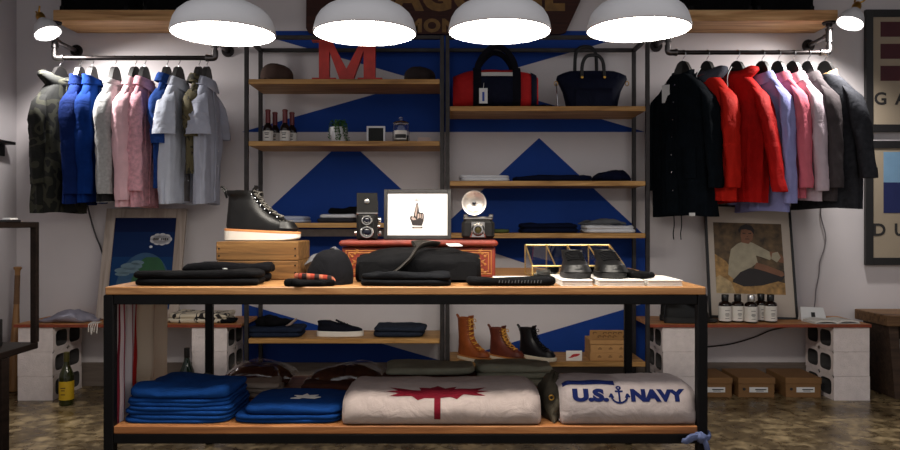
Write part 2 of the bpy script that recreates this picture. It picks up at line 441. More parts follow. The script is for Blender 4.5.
# ------------------------------------------------------------------ vintage sign over the shelving
M_sign = wood('sign_board', (42,20,16), (58,28,22), (70,36,26), 0, .7)
M_gold = surf('aged_gold_paint', (122,88,40), .6, 0, .35, 20, 150, .2)
sg = thing('shop_sign', 'old dark brown wooden sign with gold capital lettering above the shelving', 'sign', (X(442,5.3), 5.31, Z(0,5.3)))
sw = lambda px, py: ((px-442)*5.3/F, -(py-0)*5.3/F)
MB().prism([sw(*p) for p in ((307,-46),(306,28),(308,32),(313,34),(560,34),(566,32),(580,2),(586,-20),(586,-46))], -.012, .03).build('sign_board', M_sign, sg, smooth=False)
def letters(s, px, py, hpx, sx, nm, sp=1.0):
    tx = MB(); x, z = sw(px, py)
    text_on(tx, s, hpx*5.3/F/.69, Matrix.Translation((x, -.0125, z)), .012*hpx/22, 0, sx, sp)
    tx.build(nm, M_gold, sg, smooth=False)
letters('BAGGAGE', 467, 9, 27, 1.02, 'lettering', 1.08)
letters('MON', 432, 31.5, 12, 1.15, 'lettering', 1.15)

# ------------------------------------------------------------------ display table
TT, TB = .925, .4085
tb = thing('display_table', 'long two level display table with black steel frame and plank tops', 'table', (X(405.5,2.78), 2.78, 0))
ox, oy = tb.location.x, tb.location.y
xl, xr, yb = X(103,2.78)-ox, X(708,2.78)-ox, 3.95-oy+.02
MB().box((xl+xr)/2, yb/2, TT-.0145, xr-xl-.014, yb, .029, .003).build('table_top', M_tabletop, tb, smooth=False)
MB().box((xl+xr)/2, .46, TB-.0145, xr-xl-.076, .918, .029, .003).build('lower_shelf', M_lowplank, tb, smooth=False)
for sx in (xl+.019, xr-.019):
    for sy in (.019, yb-.019):
        MB().box(sx, sy, (TT-.029)/2, .038, .038, TT-.029, .004).build('leg', M_steel, tb, smooth=False)
def rail(n, a, b, s=.036):
    a, b = Vector(a), Vector(b); c = (a+b)/2; d = b-a
    MB().box(c.x, c.y, c.z, max(abs(d.x), s), max(abs(d.y), s), s, .003).build(n, M_steel, tb, smooth=False)
for z in (TT-.0475, TB-.0475):
    for sy in (.019, yb-.019 if z > .6 else .90): rail('rail', (xl+.038, sy, z), (xr-.038, sy, z))
    for sx in (xl+.019, xr-.019): rail('side_rail', (sx, .038, z), (sx, yb-.038, z))
    for sx in (-.35, .35): rail('cross_rail', (sx, .037, z), (sx, yb-.037 if z > .6 else .882, z))

# ------------------------------------------------------------------ shelving units
YF, YRR = 4.90, 5.29
M_backrail = surf('grey_rail_paint', (176,172,172), .5, 0, .15, 18, 120, .1)
def shelving(x0, x1, shelves, label, back=()):
    t = thing('shelving_unit', label, 'shelving', ((x0+x1)/2, YF, 0))
    w, d, p, top = x1-x0, YRR-YF, .026, 2.39
    for sx in (-w/2+p/2, w/2-p/2):
        for sy in (p/2, d-p/2): MB().box(sx, sy, top/2, p, p, top, .002).build('post', M_rawsteel, t, smooth=False)
    for sy in (p/2, d-p/2): MB().box(0, sy, top-p/2, w-2*p, p*.98, p*.98, .002).build('top_rail', M_rawsteel, t, smooth=False)
    for sx in (-w/2+p/2, w/2-p/2): MB().box(sx, d/2, top-p/2, p*.98, d-2*p, p*.98, .002).build('top_rail', M_rawsteel, t, smooth=False)
    for zb_ in back: MB().box(0, d-p/2, zb_, w-2*p, p*.7, .05, .001).build('back_rail', M_backrail, t, smooth=False)
    for zt in shelves:
        MB().box(0, d/2, zt-.016, w-2*p-.004, d-.006, .032, .003).build('shelf_board', M_shelf, t, smooth=False)
LA, LB, LC, LD = 2.103, 1.698, 1.163, .406
RA, RB, RC, RD = 1.926, 1.437, 1.095, .254
shelving(X(244,YF), X(444,YF), (LA, LB, LC, LD), 'open steel shelving unit with plank shelves holding the red letter M', (1.093,))
shelving(X(445.5,YF), X(650,YF), (RA, RB, RC, RD), 'open steel shelving unit with plank shelves holding the duffel and tote')
LA, LB, LC, LD, RA, RB, RC, RD = [q + .0008 for q in (LA, LB, LC, LD, RA, RB, RC, RD)]

# ------------------------------------------------------------------ concrete block benches
def block(x0, x1, z0, hh, label, group, face=0):
    """two-core block laid on its side: cores run along x and open to the sides"""
    t = MB(); d = .385; y0 = 4.905; n = 32
    cw, ch = .032, .026
    cells = ((y0, y0+d/2, y0+cw, y0+d/2-cw*.45), (y0+d/2, y0+d, y0+d/2+cw*.45, y0+d-cw))
    def rect(ya, yb, za, zb):
        cy, cz, hy, hz = (ya+yb)/2, (za+zb)/2, (yb-ya)/2, (zb-za)/2; out = []
        for k in range(n):
            a = 2*PI*(k+.5)/n; c, q = math.cos(a), math.sin(a); f = 1/max(abs(c), abs(q))
            out.append((cy+hy*c*f, cz+hz*q*f))
        return out
    def core(ya, yb, za, zb, e=0.0):
        cy, cz, hy, hz = (ya+yb)/2, (za+zb)/2, (yb-ya)/2+e, (zb-za)/2+e
        return [(cy+hy*math.copysign(abs(math.cos(a))**.5, math.cos(a)), cz+hz*math.copysign(abs(math.sin(a))**.5, math.sin(a))) for a in [2*PI*(k+.5)/n for k in range(n)]]
    for ya, yb, ca, cb in cells:
        o_, i_ = rect(ya, yb, z0, z0+hh), core(ca, cb, z0+ch, z0+hh-ch)
        j_ = core(ca, cb, z0+ch, z0+hh-ch, -.006)
        seq = [[(x0,)+p for p in o_], [(x0,)+p for p in i_], [((x0+x1)/2,)+p for p in j_], [(x1,)+p for p in i_], [(x1,)+p for p in o_]]
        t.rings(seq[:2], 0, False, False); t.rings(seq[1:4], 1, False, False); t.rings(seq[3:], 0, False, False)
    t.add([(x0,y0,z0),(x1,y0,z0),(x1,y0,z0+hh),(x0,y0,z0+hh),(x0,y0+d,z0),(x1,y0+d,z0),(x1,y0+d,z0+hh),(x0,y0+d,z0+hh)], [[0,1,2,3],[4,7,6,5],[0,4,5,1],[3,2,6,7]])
    o = t.build('concrete_block', [M_block, M_coreshade], smooth=False)
    return tag(o, label, 'block', group)
BH = (.502 - .023) / 3
def stack(px0, px1, where):
    for k in range(3):
        x0, x1 = X(px0,4.905), X(px1,4.905); j = random.uniform(-.004,.004)
        block(x0+j, x1+j, k*BH+.0005, BH-.002, 'white hollow concrete block, %s of %s' % (('bottom','middle','top')[k], where), 'concrete blocks under the benches')
stack(18, 53, 'the stack behind the wine bottle')
stack(192, 227, 'the stack beside the left shelving unit')
stack(663, 699, 'the stack under the black boots')
stack(834, 870, 'the stack under the magazine, far right')
ZB = .502
def bench(x0, x1, label):
    t = thing('bench_board', label, 'bench', ((x0+x1)/2, 4.89, ZB-.022))
    MB().box(0, .22, .011, x1-x0, .43, .0215, .002).build('board', M_bench, t, smooth=False)
    MB().box(0, .003, .0105, x1-x0+.004, .006, .020, .001).build('red_edge', M_benchedge, t, smooth=False)
bench(X(14.5,4.9), X(241,4.9), 'long plank bench board with red edge on blocks at left')
bench(X(650,4.9), X(870.5,4.9), 'long plank bench board with red edge on blocks at right')
# ------------------------------------------------------------------ hangers and hanging clothes
M_hang = surf('dark_hanger_wood', (12,10,10), .5, 0, .3, 14, 120, .1)
M_hook = metal('chrome_hook', (190,190,194), .22)
M_label = surf('tag_card', (226,226,226), .7, 0, .03, 12, 80, .05)

def hanger(x, z, rz, label, group):
    t = thing('coat_hanger', label, 'hanger', (x, YR, z), rz, group)
    half = [(0,-.150),(.035,-.165),(.08,-.230),(.150,-.335),(.160,-.335),(.163,-.325),(.150,-.305),(.110,-.248),(.074,-.170),(.058,-.110),(.034,-.068),(.014,-.056),(0,-.054)]
    arms = half + [(-a, c) for a, c in half[-2:0:-1]]
    MB().prism(arms, -.015, .015).build('hanger_arms', M_hang, t, ang=25)
    hk = [(0,0,-.064),(0,0,-.045),(.004,0,-.034),(.018,0,-.022),(.0225,0,-.004),(.018,0,.012),(.004,0,.0195),(-.010,0,.0175),(-.019,0,.008)]
    MB().tube(spline(hk, 5), .0022, 8).build('hook', M_hook, t)
    return t

def garment(name, label, cat, x, z, rz, L, mat, group, w=.20, b=.055, sleeve=.80, short=False, collar='shirt', cmat=None, cuff=None,
            placket=True, pockets=(), amp=.016, flare=1.05, seed=0, sl_r=(.038,.062), hem=None, pmat=None, tags=(), zip_=False, droop=.158, lean=0.0, flare_s=1.26, near=1):
    t = thing(name, label, cat, (x, YR, z), rz, group)
    cmat = cmat or mat
    L -= .042
    prof = [(0,.34,.8),(-.018,.44,.8),(-.056,.62,.8),(-.102,.80,.84),(-.142,.92,.9),(-.19,.985,1.0),(-.28,1.0,1.05)]
    nz = 14
    for k in range(1, nz+1):
        f = k/nz; prof.append((-.28 - f*(L-.28), 1 + (flare-1)*f, 1.05 + .04*math.sin(f*5)))
    zs = [-droop + p[0] for p in prof]
    def body(th, zz, off=0.0):
        for k in range(len(prof)-1):
            if prof[k][0] >= zz >= prof[k+1][0]: break
        p, q = prof[k], prof[k+1]; f = (p[0]-zz)/max(p[0]-q[0], 1e-6)
        a, bb = w*(p[1]+(q[1]-p[1])*f), b*(p[2]+(q[2]-p[2])*f)
        c, s_ = math.cos(th), math.sin(th)
        cx = math.copysign(abs(c)**.8, c); sy = math.copysign(abs(s_)**.72, s_)
        g = min(1, max(0, (-zz-.06)/.3))
        k2 = amp*g*(.9*(.35-abs(noise.noise((cx*4.5+seed*3, sy*2, zz*1.6+seed*2)))*1.6) + noise.noise((cx*2.2+seed*7, sy*1.5, zz*2.4+seed)) * 1.5 + .8*noise.noise((cx*7+seed, sy*5, zz*3.3)) + .35*noise.noise((cx*12+seed, sy*12, zz*16)))
        k2 += amp*.45*g*math.sin(th*5 + seed*1.7 + zz*1.2)*max(0, -zz-.15)
        r = 1 + (k2+off)/max(.06, math.hypot(a*cx, bb*sy))
        return (a*cx*r, bb*sy*r + lean*zz, zz - droop - (0.012*abs(cx)**2 if zz < -L+.02 else 0))
    NT = 60
    rr = [[body(2*PI*k/NT, p[0]) for k in range(NT)] for p in prof]
    low = [(px_*.93, py_*.93, pz+.015) for px_, py_, pz in rr[-1]]
    m = MB().rings(rr + [low, [(px_*.9, py_*.85, pz+.10) for px_, py_, pz in rr[-1]]], 0, True, True)
    m.build('body', mat, t, ang=60)
    if hem:
        zz = [-L+.055, -L+.03, -L+.004]
        MB().rings([[body(2*PI*k/NT, q, .003) for k in range(NT)] for q in zz], 0, False, False).build('hem_band', hem, t, ang=60)
    # sleeves
    for sd in (-1, 1):
        if sleeve:
            r0, r1 = sl_r
            sleeve_ = sleeve - .042; z0s = -.225
            S = [(.64,.012,r1*.5,-.085),(.79,.020,r1*.75,-.122),(.92,.028,r1*.9,-.160),(.99,r0*.9,r1,z0s)]
            n = 16; tip = flare_s if sd == near else 1.05
            for k in range(1, n+1):
                f = k/n
                S.append((.99+(tip-.99)*f**.85, r0*(1-.2*f) if not short else r0, r1*(1-.3*f) if not short else r1*(1+.12*f), z0s-f*(sleeve_+z0s)))
            rings_ = []
            for (fx, rx, ry, zz) in S:
                g = min(1, max(0, (-zz-.1)/.1))
                row = []
                for k in range(28):
                    th = 2*PI*k/28; c, s_ = math.cos(th), math.sin(th)
                    wr = (.011*noise.noise((c*1.6+seed*3+sd, s_*1.6, zz*9)) + .010*(1-2*abs(noise.noise((c*1.2+seed, s_*1.2+sd*4, zz*22+th*1.1)))-.5)*max(.25,1-abs((-zz-sleeve*.5)/.25)))*g*min(1,r1/.06)
                    row.append((sd*w*fx + (rx+wr)*c, (ry+wr)*s_ - .10*max(0,-zz-.12)*.5 + lean*zz, zz - droop - .25*rx*c*sd*(1-g)))
                rings_.append(row)
            cxm = [sum(p[i] for p in rings_[-1])/28 for i in range(3)]
            inner = [(cxm[0]+(p[0]-cxm[0])*.86, cxm[1]+(p[1]-cxm[1])*.86, p[2]+.02) for p in rings_[-1]]
            sl = MB().rings(rings_ + [inner], 0, True, True).build('sleeve', mat, t, ang=60)
            if cuff:
                cr = rings_[-3:]
                def grow(row, e): 
                    c0 = [sum(p[i] for p in row)/28 for i in range(3)]
                    return [(c0[0]+(p[0]-c0[0])*e, c0[1]+(p[1]-c0[1])*e, p[2]) for p in row]
                cu = MB().rings([grow(cr[0],.97), grow(cr[0],1.07), grow(cr[1],1.06), grow(cr[2],1.05), [(p[0],p[1],p[2]-.006) for p in grow(cr[2],1.02)], [(p[0],p[1],p[2]-.004) for p in grow(cr[2],.9)]], 0, False, True)
                cu.build('cuff', cuff, sl, ang=60)
    # collar
    def ring(a, bb, zz, front=0.0, back=0.0, n=36, yo=0.0):
        return [(a*math.cos(2*PI*k/n), bb*math.sin(2*PI*k/n)+yo, zz - droop + (front*max(0,-math.sin(2*PI*k/n))**1.5) + back*max(0,math.sin(2*PI*k/n))) for k in range(n)]
    if collar == 'shirt':
        MB().rings([ring(.076,.056,-.018), ring(.066,.05,.018,-.02,.012), ring(.070,.053,.024,-.02,.012), ring(.082,.062,.012,-.03,.01), ring(.105,.076,-.034,-.045,.012), ring(.102,.073,-.038,-.045,.012), ring(.080,.06,.004,-.03,.01)], 0, False, False).build('collar', cmat, t, ang=60)
    elif collar == 'crew':
        MB().rings([ring(.09,.068,-.024,-.02), ring(.092,.072,-.004,-.02), ring(.08,.06,.008,-.02), ring(.07,.052,-.002,-.02), ring(.075,.056,-.02,-.02)], 0, False, False).build('collar', cmat, t, ang=60)
    elif collar == 'hood':
        rows = []
        for (a, bb, zz, yo) in ((.10,.07,-.03,.0),(.125,.085,.0,.012),(.13,.095,.028,.03),(.115,.09,.052,.045),(.08,.062,.064,.05),(.05,.03,.052,.04),(.03,.015,.03,.03)):
            rows.append([(p[0]+.008*noise.noise((p[0]*25,p[1]*25,zz*20+seed)), p[1], p[2]+.01*noise.noise((p[0]*18+seed,p[1]*18,zz*9))) for p in ring(a,bb,zz,-.03,0,36,yo)])
        MB().rings(rows, 0, False, True).build('hood', cmat, t, ang=60)
    elif collar == 'jacket':
        MB().rings([ring(.09,.066,-.03), ring(.080,.060,.01,-.01,.012), ring(.080,.062,.032,-.03,.012), ring(.072,.055,.034,-.03,.012), ring(.068,.05,.0,-.01)], 0, False, False).build('collar', cmat, t, ang=60)
    # front strips and pockets follow the body
    def patch(nm, th0, th1, z0, z1, mt, off=.004, nu=6, nv=16, parent=t):
        g = MB().grid(lambda u, v: body(th0+(th1-th0)*u, z0+(z1-z0)*v, off), nu, nv, thick=off+.002)
        return g.build(nm, mt, parent, ang=60)
    F0 = -PI/2
    if placket:
        patch('placket', F0-.10, F0+.10, -.035, -L+.012, pmat or mat, .004, 4, 26)
        bt = MB()
        for k in range(7):
            zz = -.07 - k*(L-.12)/7
            p = Vector(body(F0, zz, .007)); bt.lathe([(.0055,0),(.0055,.003),(.002,.0035)], 10, 0, Matrix.Translation(p) @ Matrix.Rotation(PI/2, 4, 'X'))
        bt.build('button_row', M_label if not zip_ else M_hook, t)
    for (th, z0, wth, h) in pockets:
        patch('pocket', F0+th-wth, F0+th+wth, z0, z0-h, mat, .006, 6, 8)
    for (th, z0, ww, hh, mt) in tags:
        p = Vector(body(F0+th, z0, .018)); g = MB()
        g.box(0,0,-hh/2,ww,.002,hh,.0008); g.tube([(0,0,0),(0,.006,.03)], .0012, 6)
        o = g.build('price_tag', mt, t, smooth=False); o.location = p; o.rotation_euler = (0, 0, .25)
    return t, body

GL, GR = 'clothes on the left rail', 'clothes on the right rail'
HL, HR = 'hangers on the left rail', 'hangers on the right rail'
def lx(px): return X(px, YR)
c_camo = camo('camouflage_cloth', [(5,7,5),(16,18,13),(52,52,40),(8,9,7)], 9)
c_blue1 = fabric('royal_blue_cloth', (18,38,92), .15); c_blue2 = fabric('bright_blue_cloth', (14,48,116), .15)
c_heather = fabric('heather_grey_knit', (178,178,178), .16, scale=60); c_char = fabric('charcoal_rib', (44,44,46), .2)
c_pink = fabric('pink_oxford', (240,196,204), .08); c_rose = fabric('rose_print', (228,172,184), .22, scale=45)
c_denim = fabric('blue_denim', (40,72,140), .25, scale=40); c_lblue = fabric('pale_blue_oxford', (206,212,226), .06)
c_lblue_shade = fabric('pale_blue_oxford_shade', (112,108,108), .15); c_olive = camo('olive_print_cloth', [(58,54,40),(96,88,62),(40,38,30)], 20)  # first tone paints the shaded front strip of the pale blue shirt
c_pale = fabric('pale_grey_blue_oxford', (186,190,206), .08)
c_navy = fabric('navy_black_cloth', (11,17,23), .25); c_red = fabric('red_shell', (190,32,22), .10, .7); c_red2 = fabric('deep_red_shell', (176,22,20), .12, .7)
c_hoodg = fabric('grey_hood_fleece', (70,72,82), .2); c_lav = fabric('lavender_blue_oxford', (150,152,206), .08)
c_salmon = fabric('salmon_oxford', (216,112,128), .08); c_palep = fabric('pale_pink_grey_oxford', (204,186,196), .08)
c_dgrey = fabric('dark_grey_flannel', (74,68,70), .18); c_dden = fabric('charcoal_denim', (50,51,56), .25, scale=36)
c_sherpa = surf('tan_sherpa', (214,176,124), .95, 0, .15, 60, 160, 1.0, .006, .1)
M_blacktag = surf('black_tag_card', (24,24,28), .6); M_tealin = fabric('teal_lining', (30,62,66), .2)

def R_(d): return math.radians(d)
L0 = ZRL + .0; R0 = ZRR + .0
def hang(side, px, yaw, hlabel, **k):
    z = L0 if side == 'L' else R0
    rz = R_(90 - yaw) if side == 'L' else R_(-90 + yaw)
    hanger(lx(px), z - .004, rz, hlabel, HL if side == 'L' else HR)
    if side == 'L': k['w'] = k['w']*.87; k.setdefault('flare_s', 1.12)
    return garment(x=lx(px), z=z, rz=rz, group=GL if side == 'L' else GR, near=-1 if side == 'L' else 1, **k)
# left rail, from the corner inwards
hang('L', 60, 19, 'dark hanger holding the camouflage jacket', name='jacket', label='dark camouflage hooded jacket, first on the left rail', cat='jacket', L=.92, mat=c_camo, w=.215, b=.085, sleeve=.74, collar='hood', cuff=c_camo, placket=True, pmat=c_camo, zip_=True, pockets=((.5,-.5,.22,.16),), seed=1, amp=.02)
hang('L', 80, 0, 'dark hanger holding the royal blue jacket', name='jacket', label='royal blue zip jacket hanging next to the camouflage jacket', cat='jacket', L=.86, mat=c_blue1, w=.19, b=.06, sleeve=.80, collar='jacket', cuff=c_blue1, seed=2, zip_=True, amp=.014)
hang('L', 92.5, -2, 'dark hanger holding the brighter blue jacket', name='jacket', label='brighter blue jacket between the royal blue one and grey sweatshirt', cat='jacket', L=.85, mat=c_blue2, w=.185, b=.055, sleeve=.80, collar='jacket', cuff=c_blue2, seed=3, zip_=True, amp=.013)
hang('L', 115, 3, 'dark hanger holding the heather grey sweatshirt', name='sweatshirt', label='heather grey sweatshirt with dark hem, left of the pink shirt', cat='sweatshirt', L=.85, mat=c_heather, w=.2, b=.06, sleeve=.80, collar='crew', cmat=c_heather, cuff=c_heather, hem=c_char, placket=False, seed=4)
hang('L', 135, 9, 'dark hanger holding the plain pink shirt', name='shirt', label='pale pink long sleeved shirt on the left rail', cat='shirt', L=.88, mat=c_pink, w=.205, b=.058, sleeve=.84, cuff=c_pink, seed=5, pockets=((.5,-.17,.2,.12),))
hang('L', 144.5, 4, 'dark hanger holding the rose print shirt', name='shirt', label='rose printed shirt with black tag, behind the pale pink shirt', cat='shirt', L=.88, mat=c_rose, w=.19, b=.04, sleeve=.78, cuff=c_rose, seed=6, tags=((.0,-.1,.055,.15,M_blacktag),))
hang('L', 167, 3, 'dark hanger holding the blue denim shirt', name='shirt', label='blue denim shirt tucked between rose print shirt and pale blue shirt', cat='shirt', L=.78, mat=c_denim, w=.18, b=.04, sleeve=.5, seed=7, droop=.135)
hang('L', 178.5, 9, 'dark hanger holding the pale blue short sleeved shirt', name='shirt', label='pale blue short sleeved shirt with shade painted down the front on the left rail', cat='shirt', L=.86, mat=c_lblue, w=.21, b=.06, sleeve=.42, short=True, seed=8, pmat=c_lblue_shade, sl_r=(.04,.075))
hang('L', 199, 3, 'dark hanger holding the olive print shirt', name='shirt', label='olive print shirt with white tag, second from the shelving end', cat='shirt', L=.68, mat=c_olive, w=.175, b=.038, sleeve=.45, seed=9, droop=.14, tags=((.0,-.06,.04,.10,M_label),))
hang('L', 207, 3, 'dark hanger holding the pale grey blue shirt', name='shirt', label='pale grey blue short sleeved shirt, last before the shelving', cat='shirt', L=.86, mat=c_pale, w=.19, b=.055, sleeve=.42, short=True, seed=10, sl_r=(.04,.075))
# right rail, from the shelving outwards
g, bd = hang('R', 683, 36, 'black hanger holding the long navy coat', name='coat', label='long navy black coat with white tag, first on the right rail', cat='coat', L=.98, mat=c_navy, w=.22, b=.10, sleeve=.80, sl_r=(.045,.08), collar='jacket', cuff=c_navy, zip_=True, seed=11, hem=None, tags=((-.35,-.06,.055,.12,M_label),), pockets=((.5,-.5,.22,.2),(-.5,-.5,.22,.2)))
p = Vector(bd(-PI/2+.55, -.93, .006)); o = MB().box(0,0,0,.045,.003,.022,.0008).build('brand_patch', M_label, g, smooth=False); o.location = p
for sx in (-.06, .0):
    MB().tube(spline([(sx,-.02,-1.08),(sx+.004,-.02,-1.16),(sx-.004,-.02,-1.22),(sx,-.02,-1.26)],5), .0035, 8).build('drawcord', M_black, g)
g, bd = hang('R', 707, 25, 'black hanger holding the red jacket with grey hood', name='jacket', label='red jacket with dark grey hood, beside the navy coat', cat='jacket', L=.88, mat=c_red, w=.21, b=.08, sleeve=.80, sl_r=(.042,.072), collar='hood', cmat=c_hoodg, cuff=c_red, zip_=True, seed=12, amp=.02)
for sx in (-.025, .03): MB().tube(spline([(sx,-.085,-.12),(sx,-.118,-.17),(sx+.003,-.122,-.24)],5), .003, 8).build('drawcord', M_label, g)
g, bd = hang('R', 737, 31, 'black hanger holding the all red hooded jacket', name='jacket', label='red hooded jacket with white drawcord, between red jacket and lavender shirt', cat='jacket', L=.89, mat=c_red2, w=.215, b=.085, sleeve=.83, sl_r=(.042,.072), flare_s=1.62, collar='hood', cmat=c_red2, cuff=c_red2, zip_=True, seed=13, amp=.02)
for sx in (-.03, .025): MB().tube(spline([(sx,-.085,-.11),(sx,-.125,-.17),(sx+.003,-.13,-.25)],5), .003, 8).build('drawcord', M_label, g)
hang('R', 762, 26, 'black hanger holding the lavender shirt', name='shirt', label='lavender blue shirt with long tail beside the red hooded jacket', cat='shirt', L=.95, mat=c_lav, w=.205, b=.058, sleeve=.90, cuff=c_lav, seed=14)
hang('R', 778, 24, 'black hanger holding the salmon shirt', name='shirt', label='salmon pink shirt to the right of the lavender shirt', cat='shirt', L=.86, mat=c_salmon, w=.203, b=.05, sleeve=.80, cuff=c_salmon, seed=15)
hang('R', 793, 24, 'black hanger holding the pale pink grey shirt', name='shirt', label='pale pinkish grey shirt to the right of the salmon shirt', cat='shirt', L=.88, mat=c_palep, w=.203, b=.05, sleeve=.82, cuff=c_palep, seed=16)
hang('R', 808, 22, 'black hanger holding the dark grey flannel shirt', name='shirt', label='dark grey flannel shirt beside the charcoal jacket', cat='shirt', L=.88, mat=c_dgrey, w=.205, b=.055, sleeve=.80, cuff=c_dgrey, seed=17)
hang('R', 825, 31, 'black hanger holding the charcoal denim jacket', name='jacket', label='charcoal denim jacket with tan fleece collar, last on the right rail', cat='jacket', L=.93, mat=c_dden, w=.225, b=.085, sleeve=.74, sl_r=(.05,.085), flare_s=1.4, collar='jacket', cmat=c_sherpa, cuff=c_dden, seed=18, zip_=True, pockets=((.5,-.2,.2,.14),))
# ------------------------------------------------------------------ makers used on shelves and tables
def folded(name, label, cat, x, y, z, w, d, h, mat, layers=1, seed=0, rz=0.0, group=None, wob=.006, top=.004, p=.3, sag=0.0, jit=.006, parts=()):
    m = MB(); rnd = random.Random(seed); lh = h/layers
    for k in range(layers):
        m.slab(w*(1-.03*rnd.random()), d*(1-.03*rnd.random()), k*lh+.0004, (k+1)*lh+(.0016 if k < layers-1 else 0), seed+k*1.37, 0, wob, top if k == layers-1 else .001, 64, p, (rnd.uniform(-jit,jit), rnd.uniform(-jit,jit)), None, sag)
    if parts:
        t = thing(name, label, cat, (x, y, z), rz, group)
        m.build('folded_cloth', mat, t, ang=60)
        for fn in parts: fn(t)
        return t
    o = m.build(name, mat, None, ang=60, loc=(x, y, z), rz=rz)
    return tag(o, label, cat, group)

def foot_rings(levels, n=44, p=.85, toe=.0):
    out = []
    for lv in levels:
        zz, x0, x1, hw = lv[:4]; row = []
        for k in range(n):
            th = 2*PI*k/n; c, s_ = math.cos(th), math.sin(th)
            cx = math.copysign(abs(c)**p, c); sy = math.copysign(abs(s_)**p, s_)
            x = (x0+x1)/2 + (x1-x0)/2*cx
            f = (x - x0)/max(x1-x0, 1e-6)
            L = x1 - x0
            nar = 1.0
            if L > .17: nar = .80 + .20*min(1, max(0, (f-.15)/.5)); nar *= 1 - .10*max(0, (f-.85)/.15)
            row.append((x, hw*nar*sy + toe*max(0, f-.5)*.02, zz))
        out.append(row)
    return out

def boot(name, label, loc, rz, upper, lace, sole_m, welt_m, s=1.0, H_=.205, sole_h=.034, group=None, rise=0.0, wedge=0.0, cap_seam=True, loop=True, eyelet=None, perf=None):
    t = thing(name, label, 'boot', loc, rz, group)
    z0 = sole_h*s
    def outl(e, zz, lift=0): return [(a*s, b*s, (zz + lift*max(0, a-.02)/.28)) for a, b, _ in foot_rings([(0,-.008-e,.298+e,.052+e)])[0]]
    # wedge sole: thicker at the heel
    top_ = [(a, b, z0 - .010*s + (-wedge)*max(0, a/s)/.29) for a, b, _ in outl(.002, 0)]
    bot = [(a, b, 0.0 + (.010*s*max(0, (a/s-.21)/.09)**2)) for a, b, _ in outl(-.004, 0)]
    mid = [(a, b, .004*s + (.010*s*max(0, (a/s-.21)/.09)**2)) for a, b, _ in outl(.001, 0)]
    MB().rings([bot, mid, top_]).build('sole', sole_m, t, ang=40)
    wl = [(a, b, zz+.0005) for a, b, zz in top_]; wh = [(a, b, zz+.009*s) for a, b, zz in top_]
    o2 = [(a*.985+.002, b*.96, zz+.0095*s) for a, b, zz in top_]
    MB().rings([wl, [(a*1.005, b*1.02, zz+.004*s) for a, b, zz in wl], wh, o2]).build('welt', welt_m, t, ang=40)
    lv = [(0,0,.287,.047),(.012,-.002,.290,.048),(.026,-.001,.279,.046),(.038,.0,.252,.044),(.052,.001,.214,.041),(.068,.003,.184,.039),(.088,.005,.157,.036),(.110,.007,.137,.034),(.128,.007,.126,.034),(H_-.018,.001,.117,.039),(H_-.006,-.001,.115,.041),(H_,.0,.114,.0425),(H_-.003,.008,.107,.036),(H_-.05,.014,.102,.032)]
    rr = foot_rings(lv, p=.9)
    def place(v): 
        x, y, zz = v
        return (x*s, y*s, z0 - wedge*max(0, min(1, x/.29))*max(0, 1-zz/.1) + zz*s)
    wr = [[place((x, y, zz + .0015*noise.noise((x*40, y*40, zz*40)))) for x, y, zz in row] for row in rr]
    MB().rings(wr).build('upper', upper, t, ang=70)
    # tongue
    fx = lambda zz: next((a[2]+(b[2]-a[2])*(zz-a[0])/max(b[0]-a[0],1e-6) for a, b in zip(lv, lv[1:]) if a[0] <= zz <= b[0]), .125)
    tg = MB().grid(lambda u, v: place((fx(min(.045+v*(H_-.025), H_-.001)) + .004 - .004*abs(u-.5)*2 + (.008 if v > .9 else 0), (u-.5)*.052, .045 + v*(H_-.025))), 6, 16, thick=.004)
    tg.build('tongue', upper, t, ang=70)
    ey = [.050 + (H_-.066)*k/6 for k in range(7)]
    lc = MB()
    for k, zz in enumerate(ey):
        a, b = fx(zz)+.007, fx(min(zz+.016, H_-.002))+.007
        for sd in (-1, 1):
            pts = [place((a-.006, -sd*.026, zz)), place((a+.001, -sd*.012, zz+.003)), place(((a+b)/2+.003, 0, zz+.008)), place((b-.004, sd*.024, zz+.015))]
            lc.tube(spline(pts, 4), .0036*s, 7)
    zt = H_ - .012
    for sd in (-1, 1):
        lc.tube(spline([place((fx(zt)+.006, sd*.006, zt)), place((fx(zt)+.022, sd*.022, zt+.006)), place((fx(zt)+.018, sd*.036, zt-.014)), place((fx(zt)+.006, sd*.012, zt-.006))], 5), .0024*s, 7)
        lc.tube(spline([place((fx(zt)+.006, sd*.006, zt)), place((fx(zt)+.018, sd*.018, zt-.03)), place((fx(zt-.06)+.012, sd*.03, zt-.065))], 5), .0024*s, 7)
    lc.build('laces', lace, t)
    if eyelet:
        e = MB()
        for zz in ey:
            for sd in (-1, 1):
                pp = Vector(place((fx(zz)-.008, sd*.030, zz))); e.lathe([(.0026*s,-.002),(.003*s,.0015),(.0015*s,.002)], 8, 0, Matrix.Translation(pp) @ Matrix.Rotation(sd*-PI/2.6, 4, 'X'))
        e.build('eyelet_row', eyelet, t)
    if cap_seam:                                       # toe cap and heel counter, stitched panels
        tc = MB().grid(lambda u, v: place((.222 + .066*math.cos((u-.5)*PI)*(1-.30*v) + .004, (.044-.010*v)*math.sin((u-.5)*PI)*1.04, .010 + .024*v)), 16, 5, thick=.002)
        tc.build('toe_cap', upper, t, ang=70)
        pf_ = MB()
        for k in range(11):
            a_ = (k/10-.5)*PI*.9; q = Vector(place((.218 + .050*math.cos(a_), .036*math.sin(a_), .037)))
            pf_.lathe([(.0022*s,-.001),(.0022*s,.0022),(.001*s,.0026)], 7, 0, Matrix.Translation(q))
        pf_.build('perforation_row', perf or upper, t)
    if loop:
        MB().tube(spline([place((.0,0,H_-.03)), place((-.012,0,H_)), place((-.022,0,H_+.010)), place((-.018,0,H_+.016)), place((-.004,0,H_+.004)), place((.008,0,H_-.02))], 5), .004*s, 8, sx=1.8).build('pull_loop', upper, t)
